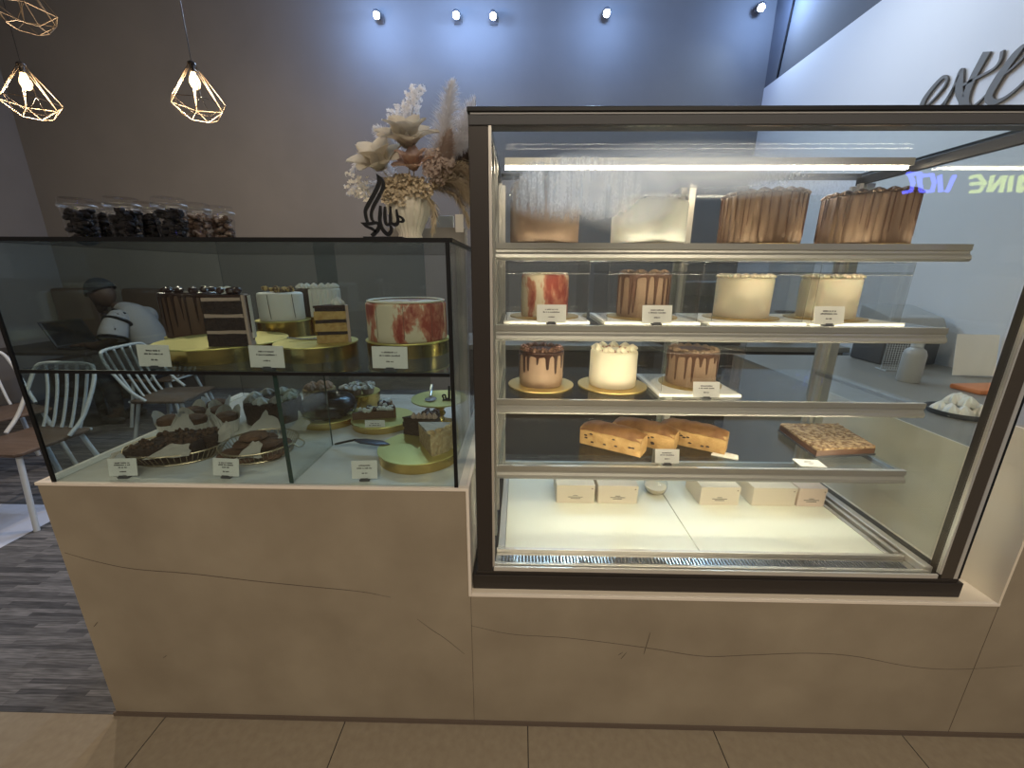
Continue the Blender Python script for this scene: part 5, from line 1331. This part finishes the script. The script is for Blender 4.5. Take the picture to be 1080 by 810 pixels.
# jersey, trousers, shoes, cap as clothing
sh = BM()
tube(sh, catmull([(.0, 0, .50), (-.01, 0, .68), (-.06, 0, .87), (-.13, 0, 1.00), (-.185, 0, 1.060), (-.225, 0, 1.092)], 5), [.135, .135, .136, .137, .138, .140, .142, .144, .146, .147, .148, .147, .146, .144, .140, .135, .129, .123, .115, .108, .1, .093, .086, .08, .074, .07], 28)
for sy in (-1, 1): sphere(sh, (-.125, sy * .135, 1.005), .082, 18, 12)
tube(sh, catmull([(-.125, -.13, 1.005), (-.115, -.20, .95), (-.098, -.25, .885), (-.09, -.272, .845)], 5), [.078, .082, .085, .087, .089, .09, .091, .092, .093, .094, .095, .095, .095, .095, .094, .092], 24)
tube(sh, catmull([(-.125, .13, 1.005), (-.21, .185, .95), (-.30, .195, .88)], 5), [.076] * 11, 20)
for v in sh.verts: v.co += noise.noise_vector(v.co * 9) * .010
shirt = obj('jersey', sh, M['shirt'], per, label='pale jersey with dark stripes')
def band(c, n, r, w):
    n = Vector(n).normalized(); e = n.orthogonal().normalized(); f_ = n.cross(e); b = BM(); tube(b, [Vector(c) + e * r * math.cos(2 * PI * i / 30) + f_ * r * math.sin(2 * PI * i / 30) for i in range(30)], w, 6, True); return b
b = band((-.118, -.165, .975), (.06, -.62, -.78), .094, .014); obj('stripe', b, M['black'], shirt)
b = band((-.09, -.270, .848), (.1, -.45, -.9), .097, .013); obj('stripe', b, M['black'], shirt)
b = BM(); tube(b, catmull([(-.245, -.06, 1.08), (-.20, -.105, 1.085), (-.14, -.14, 1.088), (-.06, -.135, 1.05)], 5), .010, 6); obj('stripe', b, M['black'], shirt)
b = BM(); tube(b, catmull([(-.215, -.125, .93), (-.17, -.165, .905), (-.15, -.175, .86)], 5), .012, 6); obj('stripe', b, M['black'], shirt)
for k in range(3):
    p = Vector((-.075 + .022 * k, -.322 + .012 * k, .915)); b = BM(); tube(b, [p + Vector((.0, .010, .030)), p], .005, 6); obj('mark', b, M['black'], shirt)
tr_ = skin_bm([V[0], V[14], V[15], (-.385, -.11, .14), V[18], V[19], (-.40, .11, .14)], [(0, 1), (1, 2), (2, 3), (0, 4), (4, 5), (5, 6)], [(.15, .15), .095, .072, .055, .095, .072, .055])
obj('trousers', tr_, M['jeans'], per)
for s_ in (-1, 1):
    b = BM(); sphere(b, (-.45, s_ * .115, .045), .06, 16, 10, (1.9, .75, .74)); obj('shoe', b, M['dark'], per)
b = bmesh.new(); bmesh.ops.create_uvsphere(b, u_segments=36, v_segments=24, radius=1)
bmesh.ops.delete(b, geom=[v for v in b.verts if v.co.z < .12 + .25 * -v.co.x * .0], context='VERTS')
for v in b.verts:
    x, y, z = v.co; v.co = hq @ Vector((x * .128 + .004, y * .106, z * .142 + .002)) + HC
obj('cap', b, M['cap'], per)

# ================================================================ BEHIND THE RIGHT OF THE COUNTER
WT = .9152
t = thing('round_tray', 'dark round tray of meringues on the right worktop behind the tall case', 'tray', (1.655, .50, WT)); t.scale = (.82, .82, 1)
b = BM(); lathe(b, [(.0005, 0), (.100, 0), (.110, .014), (.113, .020), (.108, .020), (.100, .006), (.0005, .005)], 56); obj('plate', b, M['darkgrey'], t)
for i in range(14):
    a = i * 2.4; q = .021 * math.sqrt(i + .3); z = .0055 if i > 3 or i == 0 else .0055
    tag(obj('meringue', rosette((0, 0, 0), .024, .040, i), M['creamw'], loc=(1.655 + q * .82 * math.cos(a), .50 + q * .82 * math.sin(a), WT + .0055 + (.033 if i < 4 else 0))), 'cream meringue on the dark round tray behind the tall case', 'meringue', 'meringues on the round tray')
def stand_at(px_, py_): return zp(px_, py_, WT)
p = stand_at(957, 402)
t = thing('squeeze_bottle', 'pale grey plastic bottle on the right worktop, seen through the tall case', 'bottle', (p.x, p.y, WT))
b = BM(); lathe(b, [(.0005, 0), (.042, 0), (.045, .006), (.045, .135), (.038, .155), (.020, .17), (.0005, .171)], 32); obj('body', b, M['grey'], t)
b = BM(); lathe(b, [(.0005, .1712), (.022, .1712), (.022, .192), (.010, .2), (.0005, .201)], 24); obj('cap', b, M['whitemetal'], t)
p, q = stand_at(1013, 397), stand_at(1056, 401)
t = thing('paper_notice', 'blank cream paper sheet standing on the right worktop', 'paper sheet', (2.34, 1.09, WT), math.radians(-4))
b = BM(); box(b, -.10, .10, -.0012, .0012, .004, .215); b.transform(Matrix.Rotation(math.radians(-10), 4, 'X')); obj('sheet', b, M['paper'], t, smooth=False)
b = BM(); box(b, -.06, .06, -.03, .05, 0, .008, .002); obj('holder', b, M['acrylic'], t, smooth=False)
p = stand_at(985, 384)
t = thing('wire_rack', 'small white wire mesh rack standing on the right worktop', 'rack', (2.06, 1.20, WT), math.radians(-12))
b = BM()
for i in range(15): tube(b, [(-.08 + .0115 * i, 0, .003), (-.08 + .0115 * i, 0, .15)], .0014, 5)
for i in range(13): tube(b, [(-.08, .0, .006 + .012 * i), (.081, .0, .006 + .012 * i)], .0014, 5)
obj('mesh_panel', b, M['whitemetal'], t)
b = BM(); tube(b, [(-.085, 0, .002), (.085, 0, .002), (.085, 0, .153), (-.085, 0, .153)], .003, 6, True); tube(b, [(-.08, -.04, .003), (-.08, .05, .003)], .003, 6); tube(b, [(.08, -.04, .003), (.08, .05, .003)], .003, 6); obj('frame', b, M['whitemetal'], t)
t = thing('till_machine', 'dark counter machine with a sloping pale grey cover on the right worktop', 'machine', (2.24, 1.45, WT))
b = BM(); box(b, -.16, .16, -.10, .12, 0, .20, .012); obj('body', b, M['darkgrey'], t)
b = BM(); prism(b, [(-.13, .2005), (.13, .2005), (.13, .33), (-.09, .27)], -.15, .15, .008); b.transform(Matrix(((0, 0, 1, 0), (1, 0, 0, 0), (0, 1, 0, 0), (0, 0, 0, 1)))); obj('cover', b, M['grey'], t)
b = BM(); box(b, -.10, .10, -.103, -.1002, .12, .16); obj('slot', b, M['black'], t, smooth=False)
p = stand_at(1052, 412)
t = tag(obj('orange_reflection_bar', (lambda b: (box(b, -.17, .17, -.06, .06, 0, .022, .006), b)[1])(BM()), mat('orange_reflection', (.62, .20, .06), .5), loc=(p.x, p.y, WT), rz=.1), 'long orange bar standing in for a reflection over the right worktop', 'tray')  # solid orange bar added in place of an orange reflection
# rear work bench
t = thing('work_bench', 'dark cabinet bench with pale worktop behind the cases', 'bench', (1.05, 2.3, 0))
b = BM(); box(b, -1.2, 1.35, -.28, .3, .0, .86, .004); obj('cabinet', b, M['cab'], t, smooth=False)
b = BM(); box(b, -1.22, 1.37, -.31, .3, .861, .90, .004); obj('top', b, M['wtop'], t, smooth=False)
for x in (-.78, -.14, .50, 1.12):
    b = BM(); box(b, x - .05, x + .05, -.296, -.2805, .74, .755, .003); obj('handle', b, M['steel'], t)
    b = BM(); box(b, x + .318, x + .322, -.2815, -.28, .02, .84); obj('door_gap', b, M['black'], t, smooth=False)
t = thing('coffee_machine', 'dark coffee machine on the work bench behind the tall case', 'coffee machine', (1.35, 2.25, .9005))
b = BM(); box(b, -.30, .30, -.22, .22, .0, .10, .015); box(b, -.30, .30, .02, .22, .101, .36, .01); box(b, -.31, .31, -.22, .22, .361, .46, .02); obj('body', b, M['darkgrey'], t)
for x in (-.15, .15):
    b = BM(); tube(b, [(x, -.10, .36), (x, -.10, .29)], .028, 14); tube(b, [(x, -.10, .295), (x, -.24, .285)], .012, 10); obj('brew_group', b, M['steel'], t)
b = BM(); box(b, -.28, .28, -.20, .0, .1002, .108); obj('drip_tray', b, M['steel'], t, smooth=False)
for i, (x, h_, lab) in enumerate(((.15, .22, 'tall dark canister on the work bench, left of the coffee machine'), (.42, .16, 'short dark canister on the work bench, nearest the coffee machine'), (2.05, .24, 'dark canister on the work bench, right of the coffee machine'))):
    b = BM(); lathe(b, [(.0005, 0), (.07, 0), (.072, .01), (.07, h_ - .03), (.073, h_ - .028), (.073, h_), (.0005, h_)], 32); tag(obj('canister', b, M['darkgrey'], loc=(x, 2.22, .9005)), lab, 'canister')

# ================================================================ LIGHT
def area(n, loc, rot, sx, sy, e, col):
    ld = bpy.data.lights.new(n, 'AREA'); ld.shape = 'RECTANGLE'; ld.size = sx; ld.size_y = sy; ld.energy = e; ld.color = col
    o = bpy.data.objects.new(n, ld); COL.objects.link(o); o.location = loc; o.rotation_euler = rot; return o
area('walkway_light', (.9, -2.6, 3.2), (0, 0, 0), 2.6, 1.2, 105, (1.0, .86, .68))
area('walkway_light', (-2.2, -2.8, 3.2), (0, 0, 0), 1.6, 1.0, 34, (1.0, .88, .74))
area('service_light', (1.6, 1.9, 3.4), (0, 0, 0), 1.0, .8, 12, (.80, .90, 1.0))
w = bpy.data.worlds.new('world'); sc.world = w; w.use_nodes = True
w.node_tree.nodes['Background'].inputs[0].default_value = (.5, .55, .62, 1); w.node_tree.nodes['Background'].inputs[1].default_value = .12
sc.view_settings.view_transform = 'Standard'; sc.view_settings.look = 'None'; sc.view_settings.gamma = 1; sc.view_settings.exposure = 0
try: sc.view_settings.use_curve_mapping = False
except Exception: pass
cy = sc.cycles
cy.max_bounces = 10; cy.transparent_max_bounces = 40; cy.glossy_bounces = 5; cy.transmission_bounces = 6; cy.diffuse_bounces = 4
cy.caustics_reflective = False; cy.caustics_refractive = False; cy.sample_clamp_indirect = 6
cy.use_denoising = True
